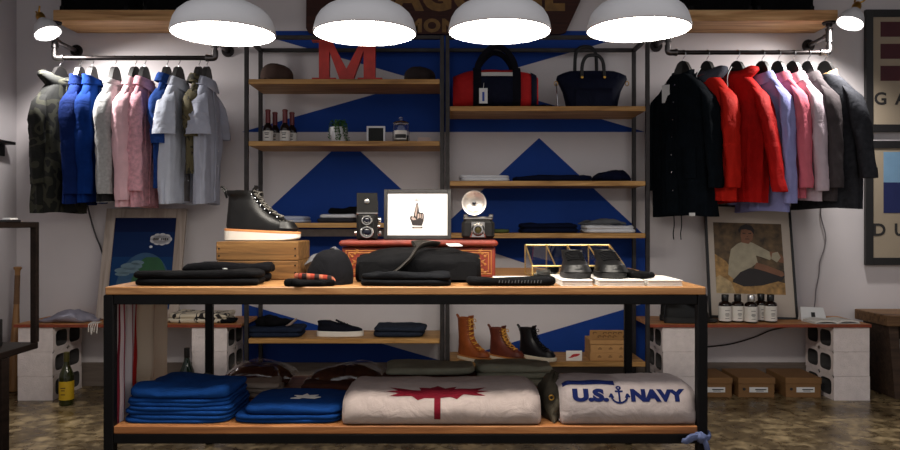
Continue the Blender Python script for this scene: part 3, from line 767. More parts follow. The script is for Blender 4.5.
    return t

def sneaker(name, label, loc, rz, upper, sole_m, s=1.0, ws=1.0, hs=1.0, group=None, plain=False, laces=None, slip=False, heel_tab=None):
    t = thing(name, label, 'shoe', loc, rz, group)
    def o(e, zz): return [(a*s, b*s, zz*s) for a, b, _ in foot_rings([(0,-.004-e,.286+e,.050+e)])[0]]
    MB().rings([o(-.003,0), o(.001,.003), o(.001,.026), o(-.003,.029)]).build('sole', sole_m, t, ang=40)
    lv = [(.028,0,.282,.048),(.043,0,.279,.047),(.056,.001,.268,.044),(.066,.002,.246,.041),(.076,.003,.208,.038),(.086,.004,.168,.036),(.098,.004,.136,.035),(.110,.002,.115,.035),(.118,.001,.103,.035),(.120,.004,.098,.032),(.105,.012,.092,.028),(.06,.02,.09,.024)]
    if slip: lv = [(.028,0,.282,.048),(.038,0,.277,.047),(.046,.001,.255,.045),(.054,.003,.21,.042),(.062,.004,.165,.04),(.068,.003,.13,.039),(.078,0,.09,.039),(.080,.004,.086,.036),(.06,.012,.085,.032),(.04,.02,.08,.03)]
    MB().rings([[(x*s, y*s, zz*s) for x, y, zz in r] for r in foot_rings(lv, p=.9)]).build('upper', upper, t, ang=70)
    if not slip:
        if not plain: tn = MB().grid(lambda u, v: ((.205-.115*v)*s, (u-.5)*.05*s, (.078+.048*v-.004*abs(u-.5))*s), 5, 8, thick=.005); tn.build('tongue', upper, t)
        lc = MB()
        for k in range(6):
            f = k/5; x, zz = .195-.085*f, .083+.030*f
            lc.tube([(x*s,-.03*s,(zz-.006)*s),(x*s,-.012*s,(zz+.002)*s),((x-.004)*s,.012*s,(zz+.003)*s),((x-.008)*s,.03*s,(zz-.005)*s)], .003*s, 7)
        lc.build('laces', laces or upper, t)
        tc = MB().grid(lambda u, v: ((.220+.066*math.cos((u-.5)*PI)*(1-.32*v))*s, (.049-.012*v)*math.sin((u-.5)*PI)*s, (.03+.030*v)*s), 16, 5, thick=.0025); tc.build('toe_cap', upper, t, ang=70)
    else:
        MB().grid(lambda u, v: ((.215-.10*v)*s, (u-.5)*.05*s, (.054+.026*v-.006*abs(u-.5)+.008*v*v)*s), 5, 8, thick=.004).build('tongue', upper, t)
        lc = MB()
        for k in range(4):
            x = .185-.018*k; lc.tube([(x*s,-.026*s,(.056+.005*k)*s),(x*s,0,(.064+.005*k)*s),(x*s,.026*s,(.056+.005*k)*s)], .0028*s, 7)
        lc.build('laces', laces or upper, t)
    if hs != 1.0:
        for c in t.children:
            for v in c.data.vertices: v.co.z *= hs
    if ws != 1.0:
        for c in t.children:
            for v in c.data.vertices: v.co.y *= ws
    return t

def flat_cap(label, x, y, z, rz, mat, w=.21, h=.125, d=.24, group=None):
    t = thing('cap', label, 'cap', (x, y, z), rz, group)
    rr = []; n = 48
    for k in range(11):
        f = k/10; a = f*PI/2
        e = math.cos(a)**.62 if f < 1 else .02
        row = []
        for i in range(n):
            th = 2*PI*i/n; pl = 1 + .02*math.cos(8*th)
            row.append((w/2*e*math.cos(th)*pl*(1.0+.08*math.sin(a*2)), d/2*e*math.sin(th)*pl*(1+.08*math.sin(a*2)) , h*math.sin(a)*(1-.06*math.cos(th)) + .02))
        rr.append(row)
    MB().rings([[(p_[0]*.93, p_[1]*.93, .004) for p_ in rr[0]]] + rr).build('crown', mat, t, ang=70)
    MB().lathe([(.011,0),(.012,.005),(.006,.009)], 14, c=(0,0,h+.018)).build('top_button', mat, t)
    MB().grid(lambda u, v: ((w*.44)*math.sin((u-.5)*PI*.86)*(1-.02*v), -(d*.44)*math.cos((u-.5)*PI*.86) - .055*v*math.cos((u-.5)*PI*.86)+.01, .014 - .008*v - .010*v*abs(u-.5)*2), 16, 5, thick=.006).build('brim', mat, t, ang=60)
    return t

YS = 5.08            # middle of the shelves
def sx(px, Y=YS): return X(px, Y)
# ---- left unit, top shelf
M_hat = herring('brown_herringbone', (36,26,24), (96,76,68)); M_hat2 = herring('dark_tweed', (20,17,18), (64,54,54), 1.4)
flat_cap('dark brown herringbone cap at the left end of the top shelf', sx(278), 5.05, LA, .18, M_hat, .21, .105, .22)
flat_cap('dark tweed cap to the right of the red letter M', sx(420), 5.05, LA, -.1, M_hat2, .205, .085, .21)
M_redM = surf('red_letter_paint', (190,44,34), .5, 0, .18, 16, 120, .12)
mw, mh = 70*5.06/F, 46*5.06/F
mp_ = [(0,0),(.34,0),(.34,.11),(.245,.11),(.245,.70),(.41,.0),(.57,.0),(.735,.70),(.735,.11),(.65,.11),(.65,0),(1,0),(1,.11),(.90,.11),(.90,.90),(1,.90),(1,1),(.73,1),(.49,.30),(.25,1),(0,1),(0,.90),(.10,.90),(.10,.11),(0,.11)]
o = MB().prism([((a-.5)*mw, b*mh) for a, b in mp_], -.025, .025).build('letter', M_redM, smooth=False, loc=(sx(347.5,5.06), 5.06, LA))
tag(o, 'large red slab serif letter M standing on the top shelf', 'letter')
# ---- left unit, second shelf
M_wine = surf('dark_bottle_glass', (26,14,14), .08, 0, .1, 10, 60, .0); M_wax = plastic('dark_red_wax', (104,24,28), .35)
M_amber = surf('amber_glass', (30,17,10), .07, 0, .1, 10, 60, .0); M_capblk = plastic('black_cap', (18,18,20), .35)
M_ink = plastic('printed_ink', (40,38,38), .7)
def sauce(px, y, label, sc=1.0):
    t = thing('small_bottle', label, 'bottle', (sx(px, y), y, LB), 0, 'small bottles on the second shelf')
    MB().lathe([(.030,0),(.034,.004),(.034,.085),(.030,.105),(.017,.125),(.014,.135),(.014,.15)], 24).build('glass_body', M_wine, t)
    MB().lathe([(.0155,.128),(.0165,.135),(.0165,.205),(.0185,.207),(.0185,.216),(.014,.22)], 20).build('wax_cap', M_wax, t)
    l = MB().lathe([(.0346,.008),(.0346,.076)], 24, cap0=False, cap1=False).build('label', M_paper, t)
    i = MB(); [i.box(0, -.0352, zz, ww, .001, .005) for zz, ww in ((.06,.03),(.05,.022),(.03,.026))]; i.build('label_print', M_ink, l, smooth=False)
sauce(268, 5.00, 'small dark bottle with red cap, front of the left pair')
sauce(275, 5.12, 'small dark bottle with red cap, back of the left pair')
sauce(285, 5.00, 'small dark bottle with red cap, front of the right pair')
sauce(292, 5.12, 'small dark bottle with red cap, back of the right pair')
M_leaf = surf('trailing_leaf', (52,92,40), .55, 0, .35, 40, 120, .2); M_soil = surf('soil', (40,30,24), .95)
t = thing('potted_plant', 'small trailing plant in a white ribbed pot on the shelf', 'plant', (sx(338,5.03), 5.03, LB))
r = []
for zz, rr_ in ((0,.050),(.004,.054),(.1,.058),(.104,.056),(.104,.05),(.085,.049)):
    r.append([((rr_+.0012*(k%2))*math.cos(2*PI*k/64), (rr_+.0012*(k%2))*math.sin(2*PI*k/64), zz) for k in range(64)])
MB().rings(r).build('pot', M_white, t, ang=60)
MB().lathe([(.048,.086),(.03,.092),(.004,.094)], 24).build('soil', M_soil, t)
lf = MB(); st = MB(); rnd = random.Random(5)
for k in range(16):
    a = rnd.uniform(0, 2*PI) if k > 6 else -PI/2 + rnd.uniform(-1.1,1.1); L = rnd.uniform(.03,.11)
    pts = spline([(.02*math.cos(a), .02*math.sin(a), .09), (.045*math.cos(a), .045*math.sin(a), .125+rnd.uniform(0,.025)), (.066*math.cos(a), .066*math.sin(a), .105), (.072*math.cos(a+.1), .072*math.sin(a+.1), .105-L)], 5)
    st.tube(pts, .0012, 5)
    for q in pts[3:]:
        for e in range(2):
            v = Vector((rnd.uniform(-1,1), rnd.uniform(-1,1), rnd.uniform(-.6,.6))).normalized()*rnd.uniform(.010,.016); n_ = v.orthogonal().normalized()*.006
            lf.add([q, q+v*.5+n_, q+v, q+v*.5-n_], [[0,1,2,3]])
st.build('stem', M_leaf, t); lf.build('leaves', M_leaf, t)
M_frblk = plastic('letterboard_black', (34,36,34), .8)
t = thing('letter_board', 'small dark letter board in a white frame on the shelf', 'frame', (sx(376,5.05), 5.05, LB), 0, None)
w_ = 18.5*5.05/F; h_ = 17*5.05/F
fr = MB()
for sgn in (-1,1): fr.box(sgn*(w_/2-.006), 0, h_/2, .012, .02, h_, .001); fr.box(0, 0, h_/2+sgn*(h_/2-.006), w_-.022, .02, .012, .001)
fr.build('frame', M_white, t, smooth=False)
gr = MB().box(0,.002,h_/2,w_-.022,.008,h_-.022); [gr.box(0,-.003,.02+k*.0085,w_-.024,.003,.004) for k in range(9)]
gr.build('ribbed_board', M_frblk, t, smooth=False)
M_glass = glass('clear_glass')
t = thing('glass_jar', 'clear glass jar with knobbed lid and black and white label', 'jar', (sx(401,5.04), 5.04, LB))
MB().lathe([(.05,0),(.056,.004),(.058,.02),(.058,.115),(.052,.128),(.049,.13),(.0465,.128),(.054,.113),(.054,.02),(.05,.008),(.002,.007)], 36, cap1=True).build('glass_body', M_glass, t, ang=60)
MB().lathe([(.053,.131),(.055,.134),(.05,.140),(.03,.147),(.010,.150),(.008,.155),(.014,.163),(.012,.172),(.004,.176)], 32).build('lid', M_glass, t, ang=60)
MB().lathe([(.001,.009),(.05,.009),(.05,.05),(.001,.052)], 32).build('contents', M_white, t)
lb = MB().grid(lambda u, v: (.059*math.sin((u-.5)*1.5), -.059*math.cos((u-.5)*1.5), .02+.06*v), 10, 1, thick=.0008).build('label', M_paper, t)
MB().grid(lambda u, v: (.0598*math.sin((u-.5)*1.3), -.0598*math.cos((u-.5)*1.3), .028+.026*v), 10, 1, thick=.0006).build('label_band', M_ink, lb)
M_cardp = surf('pinkish_card', (190,168,160), .8, 0, .05)
o = MB().box(0,0,.018,.085,.002,.036,.0005, R=Matrix.Rotation(-.35,3,'X')); o.box(0,.02,.018,.085,.002,.036,.0005, R=Matrix.Rotation(.35,3,'X'))
o = o.build('folded_card', M_cardp, smooth=False, loc=(sx(424,5.0), 5.0, LB+.0)); tag(o, 'small pinkish tent card at the right end of the shelf', 'card')
# ---- left unit, third shelf
M_fwhite = fabric('folded_white_cotton', (214,216,222), .05); M_fpale = fabric('folded_pale_blue', (178,186,206), .08)
M_fnavy = fabric('folded_navy', (14,20,42), .2); M_fblk = fabric('folded_black', (15,15,18), .25); M_fgrey = fabric('folded_grey', (92,94,98), .15)
M_fgreen = fabric('folded_green', (78,88,52), .2); M_fdk = fabric('folded_dark_grey', (50,50,56), .2)
folded('folded_shirt', 'pale folded shirt lying on the shelf behind the boot', 'shirt', sx(287), 5.07, LC, .29, .27, .042, M_fpale, 2, 1, wob=.012, top=.006)
folded('folded_shirt', 'charcoal folded shirt at the bottom of the stack behind the twin lens camera', 'shirt', sx(339), 5.08, LC, .26, .28, .030, M_fdk, 1, 2, group='folded stack behind the twin lens camera')
folded('folded_shirt', 'white folded shirt in the middle of the stack behind the twin lens camera', 'shirt', sx(340), 5.08, LC+.030, .24, .27, .028, M_fwhite, 1, 3, group='folded stack behind the twin lens camera', wob=.012)
folded('folded_shirt', 'black folded shirt on top of the stack behind the twin lens camera', 'shirt', sx(345), 5.09, LC+.058, .2, .25, .045, M_fblk, 1, 4, group='folded stack behind the twin lens camera', wob=.02, top=.012, p=.5)
# ---- left unit, bottom shelf
M_jean = fabric('dark_denim', (30,38,56), .3, scale=50); M_jean2 = fabric('grey_denim', (40,46,60), .25, scale=50)
folded('folded_jeans', 'dark folded jeans at the left end of the lower shelf', 'jeans', sx(277,5.05), 5.06, LD, .37, .26, .062, M_jean, 2, 6, wob=.012, top=.006)
folded('belt_pouch', 'crumpled black pouch lying on top of the folded jeans', 'pouch', sx(274,5.07), 5.08, LD+.063, .24, .16, .045, M_fblk, 1, 8, wob=.05, top=.02, p=.6)
o = MB().tube(spline([(-.02,0,.002),(0,-.02,.012),(.02,-.01,.028),(.045,.0,.05)],5), .006, 8, sx=2.2).build('leather_strap', surf('pale_strap', (170,150,140), .6), loc=(sx(290,5.0), 5.0, LD+.068)); tag(o, 'short pale strap end on the pouch and jeans', 'strap')
M_snk = fabric('navy_canvas', (20,22,32), .2); M_rub = plastic('white_rubber', (228,222,212), .55, .04)
sneaker('sneaker', 'navy slip on canvas sneaker with white sole on the lower shelf', (sx(317.5,5.0), 5.0, LD), .03, M_snk, M_rub, 1.07, 1.0, 1.22, slip=True)
folded('folded_jeans', 'grey blue folded jeans at the right end of the lower shelf', 'jeans', sx(400,5.05), 5.06, LD, .35, .26, .072, M_jean2, 2, 9, wob=.016, top=.010)
# ---- right unit, top shelf: bags
M_bagred = fabric('red_nylon', (176,34,36), .12, .55); M_bagnavy = fabric('navy_nylon', (15,19,38), .15, .6); M_strap = fabric('black_webbing', (20,20,28), .2)
M_zip = plastic('white_zip_tape', (206,204,200), .6)
def duffel():
    x0, x1 = sx(453,5.06), sx(537,5.06); w = x1-x0
    t = thing('duffel_bag', 'red and navy duffel bag with black carry handles on the shelf', 'bag', ((x0+x1)/2, 5.06, RA))
    h = .262; rr = []
    for k in range(17):
        f = k/16; xx = (f-.5)*w; e = 1 - .42*abs(2*f-1)**3.4
        row = []
        for i in range(40):
            th = 2*PI*i/40; c, s_ = math.cos(th), math.sin(th)
            y = .135*e*math.copysign(abs(c)**.7, c); z = h/2 + h/2*(e**.8)*math.copysign(abs(s_)**.8, s_)
            if s_ < 0: z = h/2 + h/2*math.copysign(abs(s_)**.45, s_)*(.995)
            wv = .007*noise.noise((xx*16, y*14, z*14))
            row.append((xx, y*(1+wv*6), z + (wv if s_ > 0 else abs(wv)*.1)))
        rr.append(row)
    MB().rings(rr).build('body', [M_bagred], t, ang=60)
    def wrap(xa, xb, off, nm, mt, t0=-.48*PI, t1=.5*PI):
        def f(u, v):
            xx = xa + (xb-xa)*u; ff = xx/w + .5; e = 1 - .42*abs(2*ff-1)**3.4; th = PI + (t0 + (t1-t0)*v)*-1
            c, s_ = math.cos(th), math.sin(th)
            return (xx, (.135*e+off)*math.copysign(abs(c)**.7, c), h/2 + ((h/2*(e**.8 if s_ > 0 else 1))+(off if s_ > 0 else 0))*math.copysign(abs(s_)**(.8 if s_ > 0 else .45), s_))
        return MB().grid(f, 6, 18, thick=.003).build(nm, mt, t, ang=60)
    # th=PI is the front (y negative)
    pk = wrap(-.10, .15, .012, 'front_pocket', M_bagnavy, -.44*PI, .17*PI)
    wrap(-.10, .13, .016, 'zip', M_zip, .13*PI, .20*PI)
    wrap(.235, w/2-.01, .006, 'end_panel', M_bagnavy, -.45*PI, .42*PI)
    for xa in (-.125, .135):
        wrap(xa-.027, xa+.027, .018, 'strap_band', M_strap, -.45*PI, .40*PI)
    for yy, lean in ((-.10, .02), (.08, .03)):
        pts = spline([(-.125, yy, h*.86), (-.115, yy+lean*.3, h+.03), (-.07, yy+lean, h+.10), (-.01, yy+lean, h+.145), (.06, yy+lean, h+.125), (.115, yy+lean*.3, h+.05), (.135, yy, h*.86)], 6)
        MB().tube(pts, .010, 8, sx=2.0).build('handle', M_strap, t)
    tgp = MB().box(0,0,-.05,.055,.002,.10,.001); tgp.tube([(0,0,0),(.004,.006,.035)], .0012, 6)
    o = tgp.build('price_tag', M_label, t, smooth=False); o.location = (-.086, -.168, .115)
    MB().box(0,-.0016,-.055,.014,.001,.06).build('tag_stripe', surf('blue_tag_stripe', (40,70,160), .6), o, smooth=False)
    MB().tube(spline([(w/2-.045,-.03,.15),(w/2-.01,-.06,.12),(w/2-.005,-.06,.07),(w/2-.02,-.06,.045)],5), .006, 8).build('snap_hook', M_hook, t)
duffel()
folded('strap_coil', 'dark webbing strap lying on the shelf between the two bags', 'strap', sx(542,4.98), 4.99, RA, .12, .10, .022, M_strap, 1, 4, wob=.02, top=.006, p=.7)
def tote():
    x0, x1 = sx(556,5.06), sx(627,5.06); w = x1-x0; h = .258
    t = thing('tote_bag', 'navy canvas tote bag with leather handles on the shelf', 'bag', ((x0+x1)/2, 5.06, RA))
    rr = []
    for k, (f, ww, dd) in enumerate(((0,.385,.085),(.02,.40,.092),(.2,.42,.09),(.45,.46,.08),(.65,.52,.066),(.78,.565,.052),(.88,.55,.042),(.95,.46,.032),(1,.36,.024),(1.0,.30,.010))):
        ww *= w/.50*.88
        rr.append([(ww/2*math.copysign(abs(math.cos(a))**.55, math.cos(a)), dd*math.copysign(abs(math.sin(a))**.7, math.sin(a))*(1+.05*noise.noise((a*2,f*5,1))), h*f) for a in [2*PI*(i+.5)/48 for i in range(48)]])
    MB().rings(rr).build('body', M_bagnavy, t, ang=60)
    MB().grid(lambda u, v: ((u-.5)*.24, -.094+.002*abs(u-.5)-.012*(v>.98)+.006*v, .012+.115*v), 6, 6, thick=.003).build('front_pocket', M_bagnavy, t, ang=60)
    for yy, hh, xo in ((-.052, .345, .0), (.05, .425, -.03)):
        pts = spline([(-.075+xo, yy, h*.80), (-.07+xo, yy, hh-.05), (-.045+xo, yy, hh), (.0+xo, yy, hh+.012), (.045+xo, yy, hh), (.07+xo, yy, hh-.05), (.075+xo, yy, h*.80)], 6)
        MB().tube(pts, .0085, 8, sx=1.4).build('handle', M_blackl, t)
    for sd in (-1, 1):
        MB().lathe([(.009,0),(.009,.004),(.003,.006)], 12, 0, Matrix.Translation((sd*.075, -.066, h*.80)) @ Matrix.Rotation(PI/2, 4, 'X')).build('rivet', M_brass, t)
        MB().tube([(sd*(w*.50)+.012*math.cos(a), 0, h*.68+.015*math.sin(a)) for a in [2*PI*i/16 for i in range(16)]], .0028, 7, closed=True).build('side_ring', M_brass, t)
    MB().tube(spline([(-w*.5,0,h*.68),(-w*.50,-.03,.12),(-w*.49,-.04,.06),(-w*.485,-.04,.02)],5), .004, 7).build('hanging_chain', M_hook, t)
tote()
# ---- right unit, second shelf
folded('folded_shirt', 'white folded shirt at the left end of the shelf under the duffel', 'shirt', sx(484), 5.08, RB, .335, .27, .042, M_fwhite, 2, 12, wob=.008, top=.003)
folded('folded_shirt', 'navy folded shirt in the middle of the shelf under the bags', 'shirt', sx(551), 5.09, RB, .52, .26, .036, M_fnavy, 1, 13, wob=.02, top=.014, p=.45)
folded('folded_sweater', 'dark navy folded sweater at the right end of the shelf under the tote', 'sweater', sx(611), 5.10, RB, .28, .25, .068, M_fnavy, 1, 14, wob=.03, top=.02, p=.6, sag=.03)
# ---- right unit, third shelf
folded('folded_shirt', 'dark olive folded shirt behind the flash camera', 'shirt', sx(500,5.06), 5.07, RC, .12, .26, .024, M_fgreen, 1, 15, wob=.01)
folded('folded_shirt', 'dark navy folded shirt in the middle of the third right shelf', 'shirt', sx(548), 5.08, RC, .39, .27, .062, M_fnavy, 2, 16, wob=.014, top=.008)
folded('folded_shirt', 'pale grey folded shirt with black inside, right end of the third shelf', 'shirt', sx(606), 5.07, RC, .34, .27, .05, M_fwhite, 2, 17, wob=.012, top=.008)
folded('folded_shirt', 'grey folded shirt lying on the pale grey one, right end of the shelf', 'shirt', sx(603,5.1), 5.12, RC+.052, .30, .17, .046, M_fgrey, 1, 18, wob=.03, top=.016, p=.6, sag=.02)
# ---- right unit, bottom shelf: boots, card, boxes
M_tan = leather('tan_boot_leather', (142,72,34), .42); M_redbr = leather('red_brown_leather', (98,46,34), .42); M_bbt = leather('black_boot_leather', (20,19,22), .34)
M_lacey = fabric('golden_lace', (206,150,70), .2); M_laceb = fabric('black_lace', (22,22,24), .2); M_crepe = surf('white_crepe_sole', (226,214,192), .75, 0, .06, 30, 120, .3)
M_weltm = leather('tan_welt', (178,116,60), .5)
boot('boot', 'tall tan leather work boot with golden laces at the left of the shelf', (sx(459,5.05), 5.05, RD), -.80, M_tan, M_lacey, M_crepe, M_weltm, .94, .26, .034, 'work boots on the bottom shelf', eyelet=M_brass)
boot('boot', 'red brown leather work boot between the tan and the black boot', (sx(490.5,5.05), 5.05, RD), -.74, M_redbr, M_lacey, M_crepe, M_weltm, .95, .185, .034, 'work boots on the bottom shelf', eyelet=M_brass)
boot('boot', 'black leather work boot with white sole beside the small card', (sx(520,5.05), 5.05, RD), -.70, M_bbt, M_laceb, M_crepe, M_crepe, .95, .185, .034, 'work boots on the bottom shelf')
t = thing('sign_card', 'small white card with a red wing emblem beside the boxes', 'card', (sx(574,4.94), 4.94, RD))
MB().box(0,0,.033,.105,.004,.066,.0006).build('card', M_paper, t, smooth=False)
wg = MB(); Q = [(-.038,.022),(-.03,.019),(-.012,.021),(.0,.026),(.014,.028),(.03,.034),(.040,.043),(.036,.047),(.016,.046),(-.004,.044),(-.02,.036),(-.014,.035),(-.026,.029),(-.02,.028)]
wg.prism(Q, -.0032, -.002); wg.build('wing_emblem', surf('red_emblem', (176,36,40), .6), t, smooth=False)
M_kraft = surf('kraft_cardboard', (176,132,82), .8, 0, .08, 20, 140, .12); M_kraftd = surf('kraft_print', (96,66,36), .8)
def kbox(z, label, h, dx=0, rz=0.0, op=False):
    t = thing('cardboard_box', label, 'box', (sx(607,5.03)+dx, 5.03, z), rz, 'cardboard boxes beside the boots')
    w, d = .265, .20
    if not op:
        MB().box(0,0,h/2,w,d,h,.002).build('box_body', M_kraft, t, smooth=False)
        dd = MB()
        for k in range(3): dd.box(-.07+k*.07, -d/2-.0004, h*.5, .026, .001, .006); dd.box(-.07+k*.07, -d/2-.0004, h*.66, .012, .001, .004)
        dd.build('front_print', M_kraftd, t, smooth=False)
    else:
        b = MB(); b.box(0,0,.003,w,d,.006)
        for s_ in (-1,1): b.box(s_*(w/2-.002),0,h/2,.004,d,h); b.box(0,s_*(d/2-.002),h/2,w-.008,.004,h)
        b.build('box_body', M_kraft, t, smooth=False)
        l = MB().box(0,0,.036,w,.004,.072,.001, R=None); lid = l.build('lid', M_kraft, t, smooth=False)
        lid.location = (0, -.075, h+.001); lid.rotation_euler = (.42, 0, 0)
        pr = MB()
        for k in range(7):
            for j in range(2):
                if (k*3+j*2) % 5: pr.tube([(-.1+k*.033+.011*math.cos(a), -.0032, .024+j*.027+.008*math.sin(a)) for a in [2*PI*i/12 for i in range(9)]], .0022, 5)
        pr.build('lid_pattern', M_kraftd, lid, smooth=False)
kbox(RD+.0005, 'flat kraft cardboard box, bottom of the stack beside the boots', .052)
kbox(RD+.0535, 'flat kraft cardboard box, middle of the stack beside the boots', .052, .002, .01)
kbox(RD+.1065, 'open kraft cardboard box with patterned lid on top of the stack', .03, .0, -.01, True)
# ------------------------------------------------------------------ things on the table top
T0 = TT + .0004
M_oldwood = wood('old_crate_wood', (58,40,20), (112,78,40), (146,108,62), 0, .7, .9, .5)
folded('folded_trousers', 'black folded trousers at the left front corner of the table', 'trousers', X(201,2.9), 2.895, T0, .475, .165, .052, M_black, 2, 21, wob=.014, top=.008)
def wl(t): MB().box(.005,-.062,.046,.018,.003,.026,.001, R=Matrix.Rotation(.5,3,'X')).build('care_label', M_label, t, smooth=False)
folded('folded_jacket', 'black folded jacket with white label behind the folded trousers', 'jacket', X(229,3.05), 3.045, T0, .36, .115, .072, M_fblk, 2, 22, wob=.02, top=.012, parts=(wl,))
def crate():
    Y0 = 3.12; x0, x1 = X(216,Y0), X(298,Y0); w = x1-x0; zt = Z(241.5,Y0)-T0
    t = thing('wooden_crate', 'weathered wooden crate carrying the black boot', 'crate', ((x0+x1)/2, Y0, T0))
    d = .26; b = MB()
    for k in range(2):
        hh = zt/2-.0015
        b.box(0,.008,zt*(k+.5)/1/2*1 if False else zt*(k*.5+.25),w,.016,hh,.003); b.box(0,d-.008,zt*(k*.5+.25),w,.016,hh,.003)
        for s_ in (-1,1): b.box(s_*(w/2-.008),d/2,zt*(k*.5+.25),.016,d-.034,hh,.003)
    for k in range(3): b.box(0,.045+k*.09,zt-.008,w-.034,.088,.016,.002)
    b.build('planks', M_oldwood, t, smooth=False)
    n = MB()
    for s_ in (-1,1):
        for zz in (.03,.06,.1,.13): n.lathe([(.004,0),(.003,.002)], 8, 0, Matrix.Translation((s_*(w/2-.012),0,zz)) @ Matrix.Rotation(PI/2,4,'X'))
    n.build('nail_heads', M_steel, t)
    return T0 + zt
ZCR = crate()
M_midsole = surf('tan_midsole', (206,138,84), .6); M_boottop = leather('burnished_black_leather', (20,19,19), .36, .4)
boot('boot', 'black lace up wingtip boot with white wedge sole on the crate', (X(227,3.24), 3.24, ZCR+.0005), -.04, M_boottop, surf('grey_lace', (96,92,86), .8), M_rub, M_midsole, 1.07, .152, .050, wedge=.014, eyelet=M_hook, perf=surf('perforation_grey', (120,116,108), .6))
# cap on plaid ear flaps
M_plaid = plaid('red_black_plaid', (150,52,32), (34,18,18), (190,110,80), 42); M_felt = fabric('charcoal_wool', (19,19,22), .2)
t = thing('winter_cap', 'charcoal cap with red plaid lining lying beside the crate', 'cap', (X(328,2.90), 2.925, T0), .1)
rr = []
for k in range(12):
    f = k/11; a = f*PI/2; e = max(.02, math.cos(a)**.75)
    rr.append([(.093*e*math.cos(th)*(1+.03*noise.noise((math.cos(th)*2,math.sin(th)*2,f*3)))+.012*math.sin(a), .088*e*math.sin(th), .002+.132*math.sin(a)+.006*noise.noise((th,f*4,2))*math.sin(2*a)) for th in [2*PI*i/48 for i in range(48)]])
MB().rings(rr).build('crown', M_felt, t, ang=70)
MB().tube(spline([(-.12,-.075,.034),(-.10,-.092,.036),(-.06,-.10,.034),(-.02,-.104,.030),(.01,-.106,.026),(.022,-.104,.012)],6), .013, 10, sx=.6).build('plaid_lining', M_plaid, t)
fl = MB().slab(.18,.05,.0,.024,5,0,.02,.008,48,.6,(-.06,-.112)); fl.build('ear_flap', M_black, t, ang=70)
MB().lathe([(.009,0),(.010,.004),(.005,.008)], 12, c=(.012,0,.131)).build('top_button', M_felt, t)
sm = surf('grey_felt', (88,88,92), .95, 0, .2, 30, 300, .4)
folded('felt_hat', 'crumpled grey felt hat between the crate and red chest', 'hat', X(325,3.22), 3.24, T0, .165, .15, .13, sm, 1, 25, wob=.05, top=.03, p=.7, sag=.03)
# red painted chest
M_chest = surf('red_lacquer', (116,40,25), .5, 0, .3, 14, 110, .15); M_goldline = surf('gold_line_paint', (160,104,48), .45, 0, .25, 24, 120, .15)
YC = 3.26
def chest():
    x0, x1 = X(339,YC), X(498,YC); w = x1-x0; h = Z(240.5,YC)-T0; d = .30
    t = thing('painted_chest', 'red lacquered chest with gold borders carrying the cameras', 'chest', ((x0+x1)/2, YC, T0))
    MB().box(0,d/2,(h-.03)/2+.0,w-.022,d-.02,h-.03,.004).build('chest_body', M_chest, t, smooth=False)
    MB().box(0,d/2-.004,h-.0125,w,d+.012,.025,.009).build('lid', M_chest, t, ang=30)
    g = MB(); hw, hb = (w-.022)/2, h-.03
    for ins in (.018,.030):
        for s_ in (-1,1):
            g.box(s_*(hw-ins),.0095,hb/2,.0045,.003,hb-ins*1.6,.001)
        for zz in (hb-ins*.8, ins*.8): g.box(0,.0095,zz,2*(hw-ins)+.0045,.003,.0045,.001)
    g.build('gold_border', M_goldline, t, smooth=False)
    fl_ = MB(); rnd = random.Random(3)
    for s_ in (-1,1):
        for k in range(9):
            cx = s_*(hw-.045-.012*(k%3)); zz = .02+.012*k
            fl_.lathe([(.006,0),(.005,.0015)], 9, 0, Matrix.Translation((cx,.0085,zz)) @ Matrix.Rotation(PI/2,4,'X'))
            fl_.tube([(cx,.008,zz),(cx+.012*s_*(-1)**k,.0075,zz+.010)], .0018, 5)
    fl_.build('gold_flowers', M_goldline, t)
    return T0 + h
ZCH = chest() + .0005
# twin lens camera
M_cam = leather('camera_leatherette', (11,10,10), .6); M_chr = metal('camera_chrome', (200,196,190), .22); M_lens = surf('lens_glass', (16,18,30), .04, 0, .1, 8, 40, 0)
t = thing('twin_lens_camera', 'black twin lens reflex camera with open hood on the red chest', 'camera', (X(367.5,3.36), 3.36, ZCH), .06)
t.scale = (1.15, 1.1, 1.05)
MB().box(0,0,.056,.080,.09,.110,.006).build('camera_body', M_cam, t, ang=30)
MB().box(0,-.046,.056,.064,.012,.100,.004).build('front_plate', M_cam, t, ang=30)
hd = MB(); hd.box(0,-.036,.158,.080,.003,.082,.002); hd.box(0,.040,.150,.076,.003,.068,.002)
for s_ in (-1,1): hd.box(s_*.0385,.002,.142,.003,.076,.052,.001)
hd.build('viewing_hood', M_cam, t, smooth=False)
MB().box(0,0,.113,.082,.092,.010,.003).build('top_trim', M_chr, t, ang=30)
MB().lathe([(.010,0),(.010,.003),(.004,.005)], 16, 0, Matrix.Translation((0,-.0375,.162)) @ Matrix.Rotation(PI/2,4,'X')).build('hood_emblem', M_chr, t)
for zz, r in ((.083,.021),(.034,.026)):
    M = Matrix.Translation((0,-.050,zz)) @ Matrix.Rotation(PI/2,4,'X')
    lr = MB().lathe([(r,0),(r,.012),(r*.92,.015),(r*.72,.015),(r*.70,.008)], 32, 0, M, cap1=False).build('lens_ring', M_chr, t, ang=40)
    MB().lathe([(r*.72,.006),(r*.5,.010),(r*.2,.012),(.0005,.0125)], 28, 0, M).build('lens', M_lens, lr)
kn = MB()
for (xx, yy, zz, r) in ((.048,-.01,.085,.013),(.048,.01,.03,.012),(.046,-.02,.058,.008),(-.046,.0,.03,.010)):
    s_ = 1 if xx > 0 else -1
    MB().lathe([(r*.6,0),(r,.003),(r,.011),(r*.7,.013)], 18, 0, Matrix.Translation((xx-s_*.008,yy,zz)) @ Matrix.Rotation(s_*PI/2,4,'Y')).build('knob', M_chr, t, ang=40)
